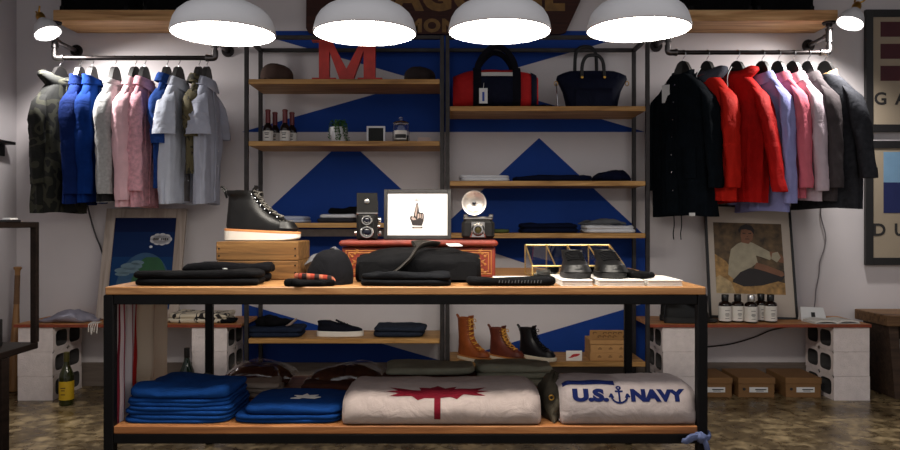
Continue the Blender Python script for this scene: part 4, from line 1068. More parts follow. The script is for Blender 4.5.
# framed print of a hand
M_frame = surf('dark_frame_wood', (32,29,28), .5, 0, .2, 16, 120, .15); M_mat = surf('white_print_paper', (240,238,236), .75, 0, .01, 6, 60, .02)
def frame_parts(t, w, h, bw, d, fm, pm, tilt=0.0):
    f = MB()
    for s_ in (-1,1): f.box(s_*(w/2-bw/2),0,h/2,bw,d,h,.0015); f.box(0,0,h/2+s_*(h/2-bw/2),w-2*bw,d,bw,.0015)
    o = f.build('frame', fm, t, smooth=False)
    q = MB().box(0,.002,h/2,w-2*bw+.002,d*.5,h-2*bw+.002).build('print', pm, t, smooth=False)
    return o, q
w_, h_ = 67.5*3.41/F, 50*3.41/F
t = thing('framed_print', 'dark framed print of a hand with crossed fingers on the chest', 'frame', (X(417.5,3.41), 3.405, ZCH+.002), 0, None, rot=(-.10,0,-.02))
fo, pr = frame_parts(t, w_, h_, .017, .018, M_frame, M_mat)
M_inkb = plastic('print_ink', (44,38,38), .8, .1); M_inkr = plastic('print_rose_ink', (176,156,146), .8, .1)
def blob(mb, pts, y, mat=0):  mb.prism(pts, y-.0006, y, mat)
hx, hz, k_ = .0, h_*.5-.016, .056
hand = [(-.42,-.62),(-.50,-.35),(-.62,-.10),(-.60,.10),(-.45,.16),(-.34,.05),(-.30,.30),(-.20,.72),(-.10,1.18),(.02,1.22),(.06,.95),(.10,.72),(.12,.48),(.20,.42),(.30,.40),(.42,.42),(.50,.30),(.52,.05),(.50,-.25),(.42,-.50),(.36,-.66)]
ip = MB(); blob(ip, [(hx+a*k_, hz+b*k_) for a, b in hand], -.0035)
cuf = [(-.42,-.74),(.40,-.74),(.42,-.86),(-.44,-.86)]; blob(ip, [(hx+a*k_, hz+b*k_) for a, b in cuf], -.0035)
for a0 in (-.06,.14,.34,.62): ip.tube([(hx+(-.12+a0*.3)*k_, -.0042, hz+(1.36)*k_),(hx+(-.2+a0*.8)*k_, -.0042, hz+(1.60)*k_)], .0012, 5)
ip.build('hand_drawing', M_inkb, pr, smooth=False)
ih = MB()
for pl in ([(-.12,.05),(-.02,.62),(.02,1.08),(-.06,1.08),(-.14,.72),(-.22,.2)], [(-.02,-.12),(.16,.02),(.14,.30),(.02,.34)], [(.20,-.05),(.28,.0),(.28,.30),(.20,.32)], [(.34,-.1),(.42,-.05),(.42,.28),(.35,.3)], [(-.5,-.1),(-.36,-.2),(-.1,-.16),(-.2,-.02),(-.45,.06)], [(-.3,-.77),(.3,-.77),(.3,-.82),(-.3,-.82)]):
    blob(ih, [(hx+a*k_, hz+b*k_) for a, b in pl], -.0046)
ih.build('hand_highlights', M_inkr, pr, smooth=False)
# folding camera with flash dish
t = thing('flash_camera', 'vintage black camera with round silver flash dish on the chest', 'camera', (X(478,3.38), 3.38, ZCH), -.03)
wc = 33*3.38/F
MB().box(0,0,.046,wc,.055,.086,.014).build('camera_body', M_cam, t, ang=30)
MB().box(0,0,.096,wc*.9,.046,.016,.006).build('top_plate', M_chr, t, ang=30)
MB().box(0,-.030,.046,.062,.006,.07,.002).build('lens_board', M_chr, t, ang=30)
M = Matrix.Translation((0,-.032,.046)) @ Matrix.Rotation(PI/2,4,'X')
lr = MB().lathe([(.029,0),(.029,.012),(.024,.018),(.022,.03),(.016,.031),(.015,.024)], 32, 0, M, cap1=False).build('lens_ring', M_chr, t, ang=40)
MB().lathe([(.016,.022),(.008,.026),(.0005,.027)], 24, 0, M).build('lens', surf('amber_lens', (60,52,24), .05, 0, .1, 8, 40, 0), lr)
st_ = MB()
for s_ in (-1,1): st_.tube([(s_*.034,-.030,.012),(s_*.027,-.05,.03),(s_*.02,-.052,.05)], .003, 7)
st_.build('struts', M_chr, t)
for xx in (-.055,.058): MB().lathe([(.010,.10),(.011,.112),(.008,.116)], 16, c=(xx,0,0)).build('knob', M_chr, t, ang=40)
fz = .153
MB().tube(spline([(-.012,0,.104),(-.012,.004,.118),(-.016,.006,.132),(-.018,.004,.15)],5), .009, 10).build('flash_bracket', M_chr, t)
M = Matrix.Translation((-.018,-.012,fz+.012)) @ Matrix.Rotation(PI/2,4,'X')
M_dish = metal('flash_dish_silver', (236,228,220), .42, .05)
MB().rings([[(r*math.cos(2*PI*k/40), r*math.sin(2*PI*k/40), zz) for k in range(40)] for r, zz in ((.012,-.012),(.03,-.004),(.046,.008),(.054,.020),(.055,.022),(.053,.022),(.044,.010),(.028,-.001),(.012,-.008))], 0, True, True, M).build('flash_dish', M_dish, t, ang=70)
MB().lathe([(.009,-.008),(.009,.004),(.006,.010),(.001,.012)], 16, 0, M).build('flash_bulb', M_lens, t)
# messenger bag, jeans, folded black shirt in front of the chest
M_bag = fabric('black_waxed_canvas', (13,13,15), .25, .8); M_bstrap = leather('dark_strap_leather', (38,34,30), .55)
def messenger():
    x0, x1 = X(358,3.08), X(480,3.08); w = x1-x0; h = .128
    t = thing('messenger_bag', 'black canvas messenger bag with shoulder strap before the red chest', 'bag', ((x0+x1)/2, 3.085, T0))
    rr = []
    for k in range(15):
        f = k/14; xx = (f-.5)*w; e = 1 - .25*abs(2*f-1)**6
        hh = h*(.86+.14*math.sin(f*PI)) * (1 - .12*abs(2*f-1)**5)
        row = []
        for i in range(36):
            th = 2*PI*(i+.5)/36; c, s_ = math.cos(th), math.sin(th)
            row.append((xx + .004*noise.noise((f*9,th,1)), .115*e*math.copysign(abs(c)**.6, c), hh/2*1.0 + (hh/2)*math.copysign(abs(s_)**.6, s_) + (.012*noise.noise((f*6,c*2,2)) if s_ > 0 else 0) + (0.020*c if s_ > 0 else 0)*s_))
        rr.append(row)
    MB().rings(rr).build('bag_body', M_bag, t, ang=70)
    MB().grid(lambda u, v: ((u-.5)*w*.93, -.118+.012*v - .004*math.sin(u*9), .012+.07*v), 20, 5, thick=.004).build('front_flap', M_bag, t, ang=70)
    sp_ = spline([(-.13,-.132,.022),(-.08,-.134,.05),(-.03,-.13,.095),(.0,-.10,.138),(.04,-.05,.152),(.075,.0,.149),(.05,.03,.15),(.01,.0,.153),(-.02,-.05,.150)],6)
    MB().tube(sp_, .0075, 8, sx=2.4).build('shoulder_strap', M_bstrap, t)
    o = MB().box(0,0,0,.060,.040,.002,.0006).build('price_tag', M_label, t, smooth=False); o.location = (.145,-.045,.1475); o.rotation_euler = (.22,0,.35)
    for s_ in (-1,1):
        MB().tube([(s_*(w/2-.004), -.03+.012*math.cos(a), .075+.018*math.sin(a)) for a in [2*PI*i/14 for i in range(14)]], .003, 7, closed=True).build('strap_ring', M_brass, t)
messenger()
folded('folded_jeans', 'charcoal folded jeans in front of the messenger bag', 'jeans', X(407,2.87), 2.875, T0, .345, .15, .045, fabric('charcoal_jeans', (17,18,21), .25), 2, 31, wob=.016, top=.010)
def emb(t):
    m = MB(); rnd = random.Random(9)
    for k in range(14): m.tube([(-.05+k*.012,-.0655,.012),(-.048+k*.012,-.0665,.020+.004*rnd.random())], .0016, 5)
    m.build('embroidered_band', M_fgrey, t)
folded('folded_shirt', 'black folded shirt with grey embroidery right of the messenger bag', 'shirt', X(511,2.87), 2.87, T0, .335, .125, .030, M_black, 1, 32, wob=.01, top=.006, parts=(emb,))
o = MB(); [o.box(.002*k, .001*k, .003+.005*k, .24, .17, .0046, .0008) for k in range(3)]
tag(o.build('brochure_stack', M_paper, smooth=False, loc=(X(522,3.05), 3.045, T0)), 'white brochures lying flat before the brass display case', 'brochure')
# brass and glass display case
M_brassl = metal('pale_brass', (228,196,132), .42)
def case():
    Y0, Y1 = 3.17, 3.47; zf, zb = Z(266,Y0), Z(245,Y1)
    x0, x1 = X(532.5,Y0), X(624.5,Y0); w = x1-x0
    t = thing('display_case', 'brass framed glass display case with slanted top behind the shoes', 'display case', ((x0+x1)/2, Y0, T0))
    zf -= T0; zb -= T0; d = Y1-Y0; r = .0042
    f = MB(); A = lambda s_, y, z: (s_*w/2, y, z)
    for s_ in (-1,1):
        for a, b in ((A(s_,0,r),A(s_,0,zf)),(A(s_,d,r),A(s_,d,zb)),(A(s_,0,zf),A(s_,d,zb)),(A(s_,0,r),A(s_,d,r))): f.tube([a,b], r, 8)
    for y, z in ((0,r),(0,zf),(d,r),(d,zb)): f.tube([A(-1,y,z),A(1,y,z)], r, 8)
    for k in (1,2,3):
        xx = -w/2+w*k/4; f.tube([(xx,0,zf),(xx,d,zb)], r*.8, 8); f.tube([(xx,d,r),(xx,d,zb)], r*.8, 8)
    f.build('brass_frame', M_brassl, t)
    gl = MB()
    th = .002
    g1 = MB().grid(lambda u, v: (-w/2+w*u, d*v, zf+(zb-zf)*v), 1, 1, thick=th); g1.build('lid_pane', M_glass, t, smooth=False)
    MB().box(0,0,zf/2,w-.008,.002,zf-.008).build('front_pane', M_glass, t, smooth=False)
    MB().box(0,d,zb/2,w-.008,.002,zb-.008).build('back_pane', M_glass, t, smooth=False)
    for s_ in (-1,1):
        MB().prism([(.004,.006),(d-.004,.006),(d-.004,zb-.005),(.004,zf-.004)], -.001, .001, 0, Matrix.Translation((s_*w/2,0,0)) @ Matrix.Rotation(PI/2,4,'Z')).build('side_pane', M_glass, t, smooth=False)
    MB().box(0,d/2,.003,w-.01,d-.01,.004).build('base_panel', M_paper, t, smooth=False)
    return t
case()
o = MB().box(0,0,.012,.06,.03,.022,.002, R=Matrix.Rotation(.3,3,'X'))
tag(o.build('ring_box', M_white, loc=(X(543,3.25), 3.24, T0+.009)), 'small white box inside the left end of the display case', 'box')
for k, px in enumerate((560, 583)):
    g_ = MB()
    for s_ in (-1,1): g_.tube([(s_*.032+.024*math.cos(a), 0, .024+.018*math.sin(a)) for a in [2*PI*i/18 for i in range(18)]], .0026, 7, closed=True)
    g_.tube([(-.008,0,.03),(0,-.001,.034),(.008,0,.03)], .002, 6)
    t = thing('sunglasses', ('dark round sunglasses inside the display case, left of the pair','dark round sunglasses inside the display case, right of the pair')[k], 'glasses', (X(px,3.34), 3.33, T0+.006), 0, 'sunglasses in the display case')
    for s_ in (-1,1): g_.tube([(s_*.056,0,.03),(s_*.058,.05,.026),(s_*.056,.09,.004)], .0018, 6)
    g_.build('frame', M_capblk, t)
    for s_ in (-1,1): MB().lathe([(.0225,0),(.0225,.0015)], 20, 0, Matrix.Translation((s_*.032,0,.024)) @ Matrix.Rotation(PI/2,4,'X') @ Matrix.Diagonal((1,.76,1,1))).build('lens', M_lens, t)
# booklets and black shoes at the right end
def booklet(x0, x1, y, label, d=.33, h=.024):
    t = thing('booklet', label, 'booklet', ((x0+x1)/2, y, T0), 0, 'booklets at the right end of the table'); w = x1-x0
    pg = MB(); n = 7
    for k in range(n): pg.box(.0015*math.sin(k*2.1), .0015*math.cos(k*1.3), .002+(h-.005)*(k+.5)/n, w-.006, d-.006, (h-.005)/n*.9, .0006)
    pg.build('pages', M_paper, t, smooth=False)
    MB().box(0,0,h-.0012,w,d,.0022,.0008).build('cover', M_paper, t, smooth=False)
    MB().box(0,0,.001,w,d,.002,.0006).build('back_cover', M_paper, t, smooth=False)
booklet(X(562,2.8), X(594,2.8), 2.975, 'white booklet under the left black shoe', .33, .022)
booklet(X(599,2.8), X(646,2.8), 2.975, 'white booklet under the right black shoe', .33, .022)
booklet(X(648.5,2.8), X(684,2.8), 2.945, 'white booklet alone at the right end of the table', .27, .022)
M_shoe = leather('black_shoe_leather', (13,13,14), .42); M_bsole = plastic('black_rubber', (16,16,17), .6)
for k, (px, lb) in enumerate(((577.5,'black low shoe on the left booklet, toe to the front'),(610.5,'black low shoe on the right booklet, toe to the front'))):
    s_ = sneaker('shoe', lb, (X(px,2.95), 3.13, T0+.0225), -PI/2+(.03 if k else -.03), M_shoe, M_bsole, .92, 1.30, .94, 'pair of black shoes on the table', True, M_laceb)
folded('leather_pouch', 'small black pouch lying on the booklets beside the right shoe', 'pouch', X(637,2.97), 2.975, T0+.0225, .095, .22, .026, M_black, 1, 35, wob=.03, top=.012, p=.6)
# ------------------------------------------------------------------ things on the lower shelf of the table
B0 = TB + .0004
M_tee = fabric('royal_blue_jersey', (20,62,124), .12); M_tee2 = fabric('blue_jersey', (16,56,116), .12)
for k in range(4):
    lb = ('bottom', 'second', 'third', 'top')[k]
    folded('folded_tee', 'royal blue folded tee, %s of the four in the left stack' % ('bottom one' if k == 0 else lb + ' one'), 'tee', -1.033 + .004*math.sin(k*2.3), 2.985 + .006*math.sin(k), B0 + k*.0292, .425 - .012*k, .35 - .01*k, .0285 if k < 3 else .036, M_tee, 2 if k < 3 else 1, 41+k, group='stack of royal blue tees', wob=.016, top=.0015 if k < 3 else .012, jit=.004)
def tee_print(t):
    m = MB(); Q = [(-.055,-.03),(-.02,-.036),(-.01,-.02),(.04,-.034),(.06,-.01),(.03,.0),(.045,.028),(.01,.018),(-.004,.05),(-.018,.016),(-.05,.02),(-.03,-.006)]
    m.grid(lambda u, v: (0,0,0), 1, 1) if False else None
    n = len(Q); m.add([(a, b, .0) for a, b in Q] + [(a, b, .0022) for a, b in Q], [list(range(n))[::-1], [n+i for i in range(n)]] + [[i,(i+1)%n,n+(i+1)%n,n+i] for i in range(n)])
    o = m.build('white_print', M_paper, t, smooth=False); o.location = (.03, -.02, .0345)
folded('folded_tee', 'blue folded tee under the one with the white print', 'tee', -.615, 2.985, B0, .41, .36, .030, M_tee2, 2, 51, group='blue tees beside the cream blanket', wob=.014, top=.0015)
folded('folded_tee', 'blue folded tee with white print next to the cream blanket', 'tee', -.60, 2.99, B0+.0306, .385, .34, .030, M_tee2, 1, 52, group='blue tees beside the cream blanket', wob=.016, top=.006, parts=(tee_print,))
M_brown = fabric('dark_brown_quilt', (70,42,34), .2); M_film = clear_film('clear_plastic_bag', .17); M_olive = fabric('olive_twill', (84,78,66), .18); M_sage = fabric('sage_grey_twill', (150,150,132), .12)
M_taupe2 = fabric('taupe_knit', (142,128,116), .16)
def bagged(label, x, y, w, d, h, seed):
    t = thing('bagged_sweater', label, 'sweater', (x, y, B0))
    MB().slab(w, d, .0, h, seed, 0, .02, .010, 56, .45, sag=.03).build('folded_sweater', M_brown, t, ang=70)
    MB().slab(w+.024, d+.02, .0005, h+.012, seed+.4, 0, .05, .016, 64, .5, sag=.03).build('plastic_bag', M_film, t, ang=70)
bagged('dark brown folded sweater in clear plastic behind the royal blue stack', X(258,3.5), 3.5, .31, .26, .085, 61)
bagged('dark brown folded sweater in clear plastic left of the olive trousers', X(346,3.5), 3.5, .34, .26, .078, 63)
folded('folded_knit', 'taupe folded knits between the two blue piles', 'knitwear', X(259,3.27), 3.275, B0, .205, .16, .066, M_taupe2, 3, 65, wob=.02, top=.008)
folded('folded_tee', 'dark brown folded tee behind the printed blue tee', 'tee', X(327,3.29), 3.275, B0, .22, .15, .062, M_brown, 2, 66, wob=.02, top=.008)
folded('folded_trousers', 'dark olive folded trousers behind the maroon leaf of the cream blanket', 'trousers', X(430,3.5), 3.5, B0, .44, .27, .060, M_brown, 2, 67, wob=.014, top=.003)
folded('folded_jacket', 'sage grey folded jacket lying on the dark olive trousers', 'jacket', X(430,3.5), 3.505, B0+.0625, .42, .25, .030, M_sage, 1, 68, wob=.02, top=.008)
folded('folded_jacket', 'sage green folded jacket behind the right end of the cream blanket', 'jacket', X(512,3.56), 3.56, B0, .36, .24, .092, M_sage, 3, 69, wob=.02, top=.010)
def rumpled():
    t = thing('rumpled_jacket', 'rumpled olive brown jacket squeezed between the two blankets', 'jacket', (X(550,3.0), 3.03, B0))
    rr = []
    for k in range(12):
        f = k/11; row = []
        for i in range(44):
            a = 2*PI*i/44; e = (1-f**2.6)**.5 if f < 1 else .03
            r = 1 + .22*noise.noise((math.cos(a)*2.3, math.sin(a)*2.3, f*3)) + .10*noise.noise((math.cos(a)*6, math.sin(a)*6, f*7))
            row.append((.052*e*r*math.cos(a)+.02*f, .19*e*r*math.sin(a), .145*f*(1+.15*noise.noise((math.cos(a)*3, math.sin(a)*3, 5)))))
        rr.append(row)
    MB().rings(rr).build('cloth', M_olive, t, ang=80)
    MB().tube([(-.012+.009*math.cos(a), -.16, .085+.009*math.sin(a)) for a in [2*PI*i/16 for i in range(16)]], .003, 7, closed=True).build('grommet', M_brass, t)
rumpled()

# two printed wool blankets, each a soft rolled fold
def blanket(name, label, x, y, W, prof, mat, seed, endmat=None, skew=0.0, taper=0.0):
    t = thing(name, label, 'blanket', (x, y, B0))
    P = spline([(0, a, b) for a, b in prof], 8); P = [(p.y, p.z) for p in P]
    S = [0.0]
    for p, q in zip(P, P[1:]): S.append(S[-1] + math.hypot(q[0]-p[0], q[1]-p[1]))
    def at(s_):
        s_ = min(max(s_, 0), S[-1]-1e-6)
        for k in range(len(S)-1):
            if S[k] <= s_ <= S[k+1]: break
        f = (s_-S[k])/max(S[k+1]-S[k], 1e-9); return P[k][0]+(P[k+1][0]-P[k][0])*f, P[k][1]+(P[k+1][1]-P[k][1])*f
    def surf_(u, s_, off=0.0):                       # u metres along the width, s_ metres along the profile
        yy, zz = at(s_); ya, za = at(s_-.012); yb, zb = at(s_+.012)
        n = Vector((0, -(zb-za), (yb-ya))); n = n.normalized() if n.length > 1e-9 else Vector((0,0,1))
        e = 1 - taper*max(0, u/W-.5)
        k = min(1, zz/.05)
        w = (.006*noise.noise((u*6+seed, s_*7, seed)) + .0035*noise.noise((u*17+seed, s_*15, 2)))*k
        ed = min(u, W-u); rd = -.016*max(0, 1-ed/.03)**2 * k
        return Vector((u - W/2 + skew*zz*(1 if u > W/2 else .3), yy, zz*e)) + n*(w + off + rd)
    nu, nv = 48, len(P)-1
    rows = [[surf_(W*i/nu, S[j]) for j in range(nv+1)] for i in range(nu+1)]
    m = MB(); n_ = nv+1
    vs = [p for r in rows for p in r]
    fs = [[i*n_+j, (i+1)*n_+j, (i+1)*n_+j+1, i*n_+j+1] for i in range(nu) for j in range(nv)] + [[i*n_, i*n_+nv, (i+1)*n_+nv, (i+1)*n_] for i in range(nu)]
    m.add(vs, fs)
    for i, sg in ((0,-1),(nu,1)):                    # rolled ends: nested folds
        base = rows[i]; c = sum((Vector(p) for p in base), Vector())/len(base)
        rings_ = [base]
        for sc, dx in ((.90,.010),(.84,-.016),(.70,.004),(.63,-.020),(.48,.0),(.40,-.022),(.22,-.004),(.1,-.02)):
            rings_.append([Vector((p[0] + sg*dx, c.y+(p[1]-c.y)*sc, max(.001, c.z+(p[2]-c.z)*sc))) for p in base])
        m.rings(rings_, 0, False, True)
    m.build('folded_blanket', mat, t, ang=75)
    return t, surf_, S[-1]
def wrap_print(vs, fs, fn, nm, mt, t, cuts):
    bm = bmesh.new(); V = [bm.verts.new(v) for v in vs]
    for f in fs:
        try: bm.faces.new([V[i] for i in f])
        except ValueError: pass
    for c in cuts:
        bmesh.ops.bisect_plane(bm, geom=bm.verts[:]+bm.edges[:]+bm.faces[:], plane_co=(0,c,0), plane_no=(0,1,0))
    xs = [v.co.x for v in bm.verts]; x0, x1 = min(xs), max(xs); k = x0 + .012
    while k < x1:
        bmesh.ops.bisect_plane(bm, geom=bm.verts[:]+bm.edges[:]+bm.faces[:], plane_co=(k,0,0), plane_no=(1,0,0)); k += .012
    for v in bm.verts: v.co = fn(v.co.x, v.co.y)
    me = bpy.data.meshes.new(nm); bm.to_mesh(me); bm.free(); me.materials.append(mt)
    for p in me.polygons: p.use_smooth = True
    o = bpy.data.objects.new(nm, me); COL.objects.link(o); o.parent = t
M_cream = fabric('cream_wool', (170,156,151), .06, scale=30, fine=260); M_maroon = fabric('maroon_wool_print', (104,20,34), .12); M_navyp = fabric('navy_wool_print', (22,32,78), .12)
M_greywool = fabric('pale_grey_wool', (164,153,151), .07, scale=30, fine=260)
pf = [(.05,0),(.012,.004),(-.002,.03),(.004,.065),(.032,.098),(.085,.113),(.2,.118),(.34,.112),(.375,.085),(.38,.04),(.365,.002)]
t, sf, SL = blanket('wool_blanket', 'folded cream wool blanket with a maroon maple leaf', X(441.5,2.79), 2.785, .725, pf, M_cream, 2.0, taper=-.10)
leaf = [(0,.285),(.03,.235),(.075,.255),(.065,.205),(.12,.225),(.19,.245),(.155,.195),(.20,.18),(.15,.155),(.185,.115),(.10,.125),(.075,.085),(.05,.105),(.012,.10),(.012,-.03),(-.012,-.03),(-.012,.10),(-.05,.105),(-.075,.085),(-.10,.125),(-.185,.115),(-.15,.155),(-.20,.18),(-.155,.195),(-.19,.245),(-.12,.225),(-.065,.205),(-.075,.255),(-.03,.235)]
wrap_print([(.347+a*.98, .083+b*.62, 0) for a, b in leaf], [list(range(len(leaf)))], lambda u, v: sf(u, v, .0015), 'maple_leaf', M_maroon, t, [.06+.01*k for k in range(30)])
pf2 = [(.06,0),(.016,.004),(.0,.035),(.004,.075),(.022,.115),(.052,.140),(.10,.150),(.2,.148),(.31,.13),(.345,.09),(.35,.04),(.335,.002)]
t, sf, SL = blanket('wool_blanket', 'folded pale wool blanket lettered U.S. NAVY with an anchor', X(629.5,2.79), 2.785, .492, pf2, M_greywool, 5.0)
def wtext(s, uc, vc, hh, sx, bold=.004):
    vs, fs = text_geo(s, hh/.70, bold)
    wrap_print([(uc + x*sx, vc + y, 0) for x, y, z in vs], fs, lambda u, v: sf(u, v, .0016), 'lettering', M_navyp, t, [vc-.01+.007*k for k in range(14)])
wtext('U.S.', .103, .138, .041, 1.42, .004); wtext('NAVY', .350, .138, .041, 1.25, .004)
an = []
def strokes(mb_pts, wd):
    vs, fs = [], []
    for pts in mb_pts:
        for p, q in zip(pts, pts[1:]):
            d = Vector((q[0]-p[0], q[1]-p[1])); d.normalize(); nx, ny = -d.y*wd/2, d.x*wd/2; o = len(vs)
            vs += [(p[0]-nx, p[1]-ny, 0), (q[0]-nx, q[1]-ny, 0), (q[0]+nx, q[1]+ny, 0), (p[0]+nx, p[1]+ny, 0)]; fs.append([o, o+1, o+2, o+3])
    return vs, fs
ca, cb = .211, .130
arc = [(ca+.030*math.cos(a), cb+.026+.026*math.sin(a)) for a in [PI+ PI*i/12 for i in range(13)]]
vs_, fs_ = strokes([[(ca,cb),(ca,cb+.052)], arc, [(ca-.015,cb+.044),(ca+.015,cb+.044)], [(ca-.038,cb+.020),(ca-.030,cb+.034),(ca-.023,cb+.018)], [(ca+.038,cb+.020),(ca+.030,cb+.034),(ca+.023,cb+.018)], [(ca+.007*math.cos(a), cb+.059+.007*math.sin(a)) for a in [2*PI*i/10 for i in range(11)]]], .007)
wrap_print(vs_, fs_, lambda u, v: sf(u, v, .0017), 'anchor', M_navyp, t, [cb-.01+.008*k for k in range(12)])
# dark stripe across the top of the blanket
vs_ = [(.004,.203,0),(.20,.203,0),(.20,.235,0),(.004,.235,0)]
wrap_print(vs_, [[0,1,2,3]], lambda u, v: sf(u, v, .0017), 'dark_stripe', M_navyp, t, [.21,.22])

# striped cloths on the left side rail, rag on the right leg
M_st1 = bands('striped_cotton', 'Y', 0, .17, [(0,(206,196,198)),(.10,(120,34,50)),(.17,(206,190,194)),(.27,(150,50,70)),(.33,(206,196,198)),(.46,(140,40,60)),(.50,(206,196,198)),(.72,(150,50,70)),(.78,(206,196,198))])
M_st2 = bands('striped_linen', 'Y', 0, .36, [(0,(176,40,36)),(.16,(238,220,194)),(.66,(158,48,42)),(.71,(238,220,194)),(.75,(158,48,42)),(.78,(238,220,194))])
def hanging(label, y0, L, top, bot, mat, folds, seed, amp, x0=-1.292):
    o = MB().grid(lambda u, v: (-amp*(.25+.75*v)*(1+math.sin(u*folds*2*PI+seed)) + .004*noise.noise((u*5,v*4,seed)) , u*L*(1-.04*v) , -(top-bot)*v - .012*v*math.sin(u*5+seed)), 72, 30, thick=.003).build('hanging_textile', mat, ang=80, loc=(x0, y0, top))
    return tag(o, label, 'textile', 'striped textiles on the table end')
hanging('white and maroon striped cotton cloth hanging at the table end by the front leg', 2.835, .17, TT-.035, .40, M_st1, 2.2, .6, .011, -1.256)
hanging('natural linen cloth with red stripes hanging at the table end', 3.03, .40, TT-.035, .42, M_st2, 2.3, 2.6, .036)
M_rag = fabric('blue_grey_rag', (84,94,128), .2)
t = thing('knotted_rag', 'blue grey rag knotted around the right front table leg', 'rag', (X(702.5,2.78), 2.799, .372))
MB().tube([(.030*math.cos(a)*(1+.1*math.sin(3*a)), .031*math.sin(a), .006*math.sin(2*a)) for a in [2*PI*i/24 for i in range(24)]], .011, 8, sx=.8, closed=True).build('wrap', M_rag, t)
rr = []
for k in range(9):
    f = k/8; e = math.sin(PI*min(max(f,.04),.96))
    rr.append([(-.012+.024*e*math.cos(a)*(1+.3*noise.noise((math.cos(a)*2,math.sin(a)*2,f*4))), -.036+.016*e*math.sin(a), -.022+.044*f) for a in [2*PI*i/20 for i in range(20)]])
MB().rings(rr).build('knot', M_rag, t, ang=70)
MB().tube(spline([(-.02,-.038,.002),(-.045,-.042,.002),(-.066,-.040,-.012),(-.082,-.038,-.010)],6), [.008,.010,.012,.013,.013,.014,.014,.015,.015,.015,.014,.013,.013,.012,.011,.01,.01,.009,.008], 8, sx=.7).build('tail', M_rag, t)
MB().tube(spline([(-.005,-.038,-.004),(.004,-.044,-.022),(.010,-.042,-.045)],6), .011, 8, sx=.6).build('tail', M_rag, t)
# ------------------------------------------------------------------ left bench, floor and wall
ZBT = ZB + .0004
def leaning_frame(name, label, cat, x, w, h, bw, fm, pm, yb=5.13, lean=.20, extra=None, d=.022, rzz=0.0):
    t = thing(name, label, cat, (x, yb, ZBT + .003), rot=(-math.asin(lean/h), rzz, 0))
    fo, pr = frame_parts(t, w, h, bw, d, fm, pm); 
    return t, fo, pr
M_wash = wood('whitewashed_frame', (150,136,126), (176,162,152), (194,182,172), 2, .7)
M_pos = bands('poster_blue', 'Z', .04, .75, [(0,(14,56,104)),(.55,(10,40,88)),(.8,(8,26,68))], .5, 60)
w_, h_ = 81*5.2/F, .775
t, fo, pr = leaning_frame('framed_poster', 'whitewashed framed blue poster of a green globe with a thought bubble', 'poster', X(142,5.2), w_, h_, .066, M_wash, M_pos, 5.12, .17)
def disc(mb, cx, cz, rx, rz, y, n=40, clip=None, wob=0.0):
    P = []
    for i in range(n):
        a = 2*PI*i/n; r = 1 + wob*math.sin(a*7)
        x, z = cx+rx*r*math.cos(a), cz+rz*r*math.sin(a)
        if clip: x, z = min(max(x, clip[0]), clip[1]), min(max(z, clip[2]), clip[3])
        P.append((x, z))
    mb.prism(P, y-.0008, y)
ix, zlo, zhi = w_/2-.068, .068, h_-.068
M_pg = surf('poster_green', (30,84,48), .5, 0, .25, 9, 60, .02); M_ps = surf('poster_sea', (34,76,112), .5, 0, .2, 9, 60, .02); M_pw = surf('poster_cloud_white', (206,206,212), .5, 0, .06, 9, 60, .02)
PY = -.0042
q = MB(); disc(q, .02, .19, .19, .27, PY, 48, (-ix, ix, zlo, zhi)); q.build('globe_sea', M_ps, pr, smooth=False)
q = MB(); disc(q, .065, .20, .13, .235, PY-.001, 40, (-ix, ix, zlo, zhi), .03); q.build('globe_land', M_pg, pr, smooth=False)
q = MB()
for cx, cz, rx, rz in ((-.10,.335,.085,.022),(-.07,.365,.075,.024),(-.03,.39,.045,.016),(-.13,.31,.05,.014)): disc(q, cx, cz, rx, rz, PY-.002, 24)
q.build('clouds', surf('poster_haze', (96,122,136), .5, 0, .15, 9, 60, .02), pr, smooth=False)
q = MB()
for k in range(9):
    a = 2*PI*k/9; disc(q, .118+.052*math.cos(a), .555+.024*math.sin(a), .026, .020, PY-.002, 20)
disc(q, .118, .555, .062, .032, PY-.002, 28); disc(q, .052, .502, .012, .009, PY-.002, 16)
bub = q.build('thought_bubble', M_pw, pr, smooth=False)
q = MB()
for k in range(8): q.box(.070+k*.0135, PY-.0032, .556, .0085, .0008, .014+.004*(k%3==0)) if k != 3 else None
q.build('bubble_script', M_ink, bub, smooth=False)
# soft goods and frame on the left bench
M_lil = fabric('lilac_grey_cotton', (150,148,164), .12)
folded('folded_scarf', 'rumpled lilac grey scarf at the left end of the left bench', 'scarf', X(67,5.0), 5.03, ZBT, .36, .22, .05, M_lil, 1, 71, wob=.06, top=.026, p=.6, sag=.03)
tz = MB()
for k in range(5):
    tz.tube(spline([(.012*k,.02,.006),(.012*k+.004,-.03,.006),(.012*k+.002*k,-.052,-.006),(.012*k+.006*math.sin(k*2),-.056,-.05-.008*(k%3))],5), .0035, 6)
tag(tz.build('tassel_cord', M_paper, loc=(X(92,4.93), 4.938, ZBT)), 'white knotted tassel cord hanging over the left bench edge', 'cord')
M_prt = camo('cream_black_print', [(206,194,172),(206,194,172),(206,196,178),(32,28,28),(206,194,172)], 14)
folded('folded_blanket', 'cream printed blanket with black marks on the bench behind the table leg', 'blanket', X(200,5.02), 5.05, ZBT, .40, .26, .062, M_prt, 2, 72, wob=.014, top=.008)
folded('folded_bandana', 'black printed bandana on the bench beside the shelving', 'bandana', X(228,4.98), 4.975, ZBT, .10, .12, .03, M_fblk, 1, 73, wob=.03, top=.01, p=.6)
t = thing('wall_bracket', 'small black shelf bracket on the left wall at head height', 'bracket', (XL, 5.0, Z(143.5,5.2)))
b_ = MB(); b_.box(.038,0,0,.072,.42,.02,.002); b_.build('shelf_plate', M_steel, t, smooth=False)
b_ = MB(); b_.box(.006,0,-.05,.01,.38,.08,.001); b_.build('back_plate', M_steel, t, smooth=False)
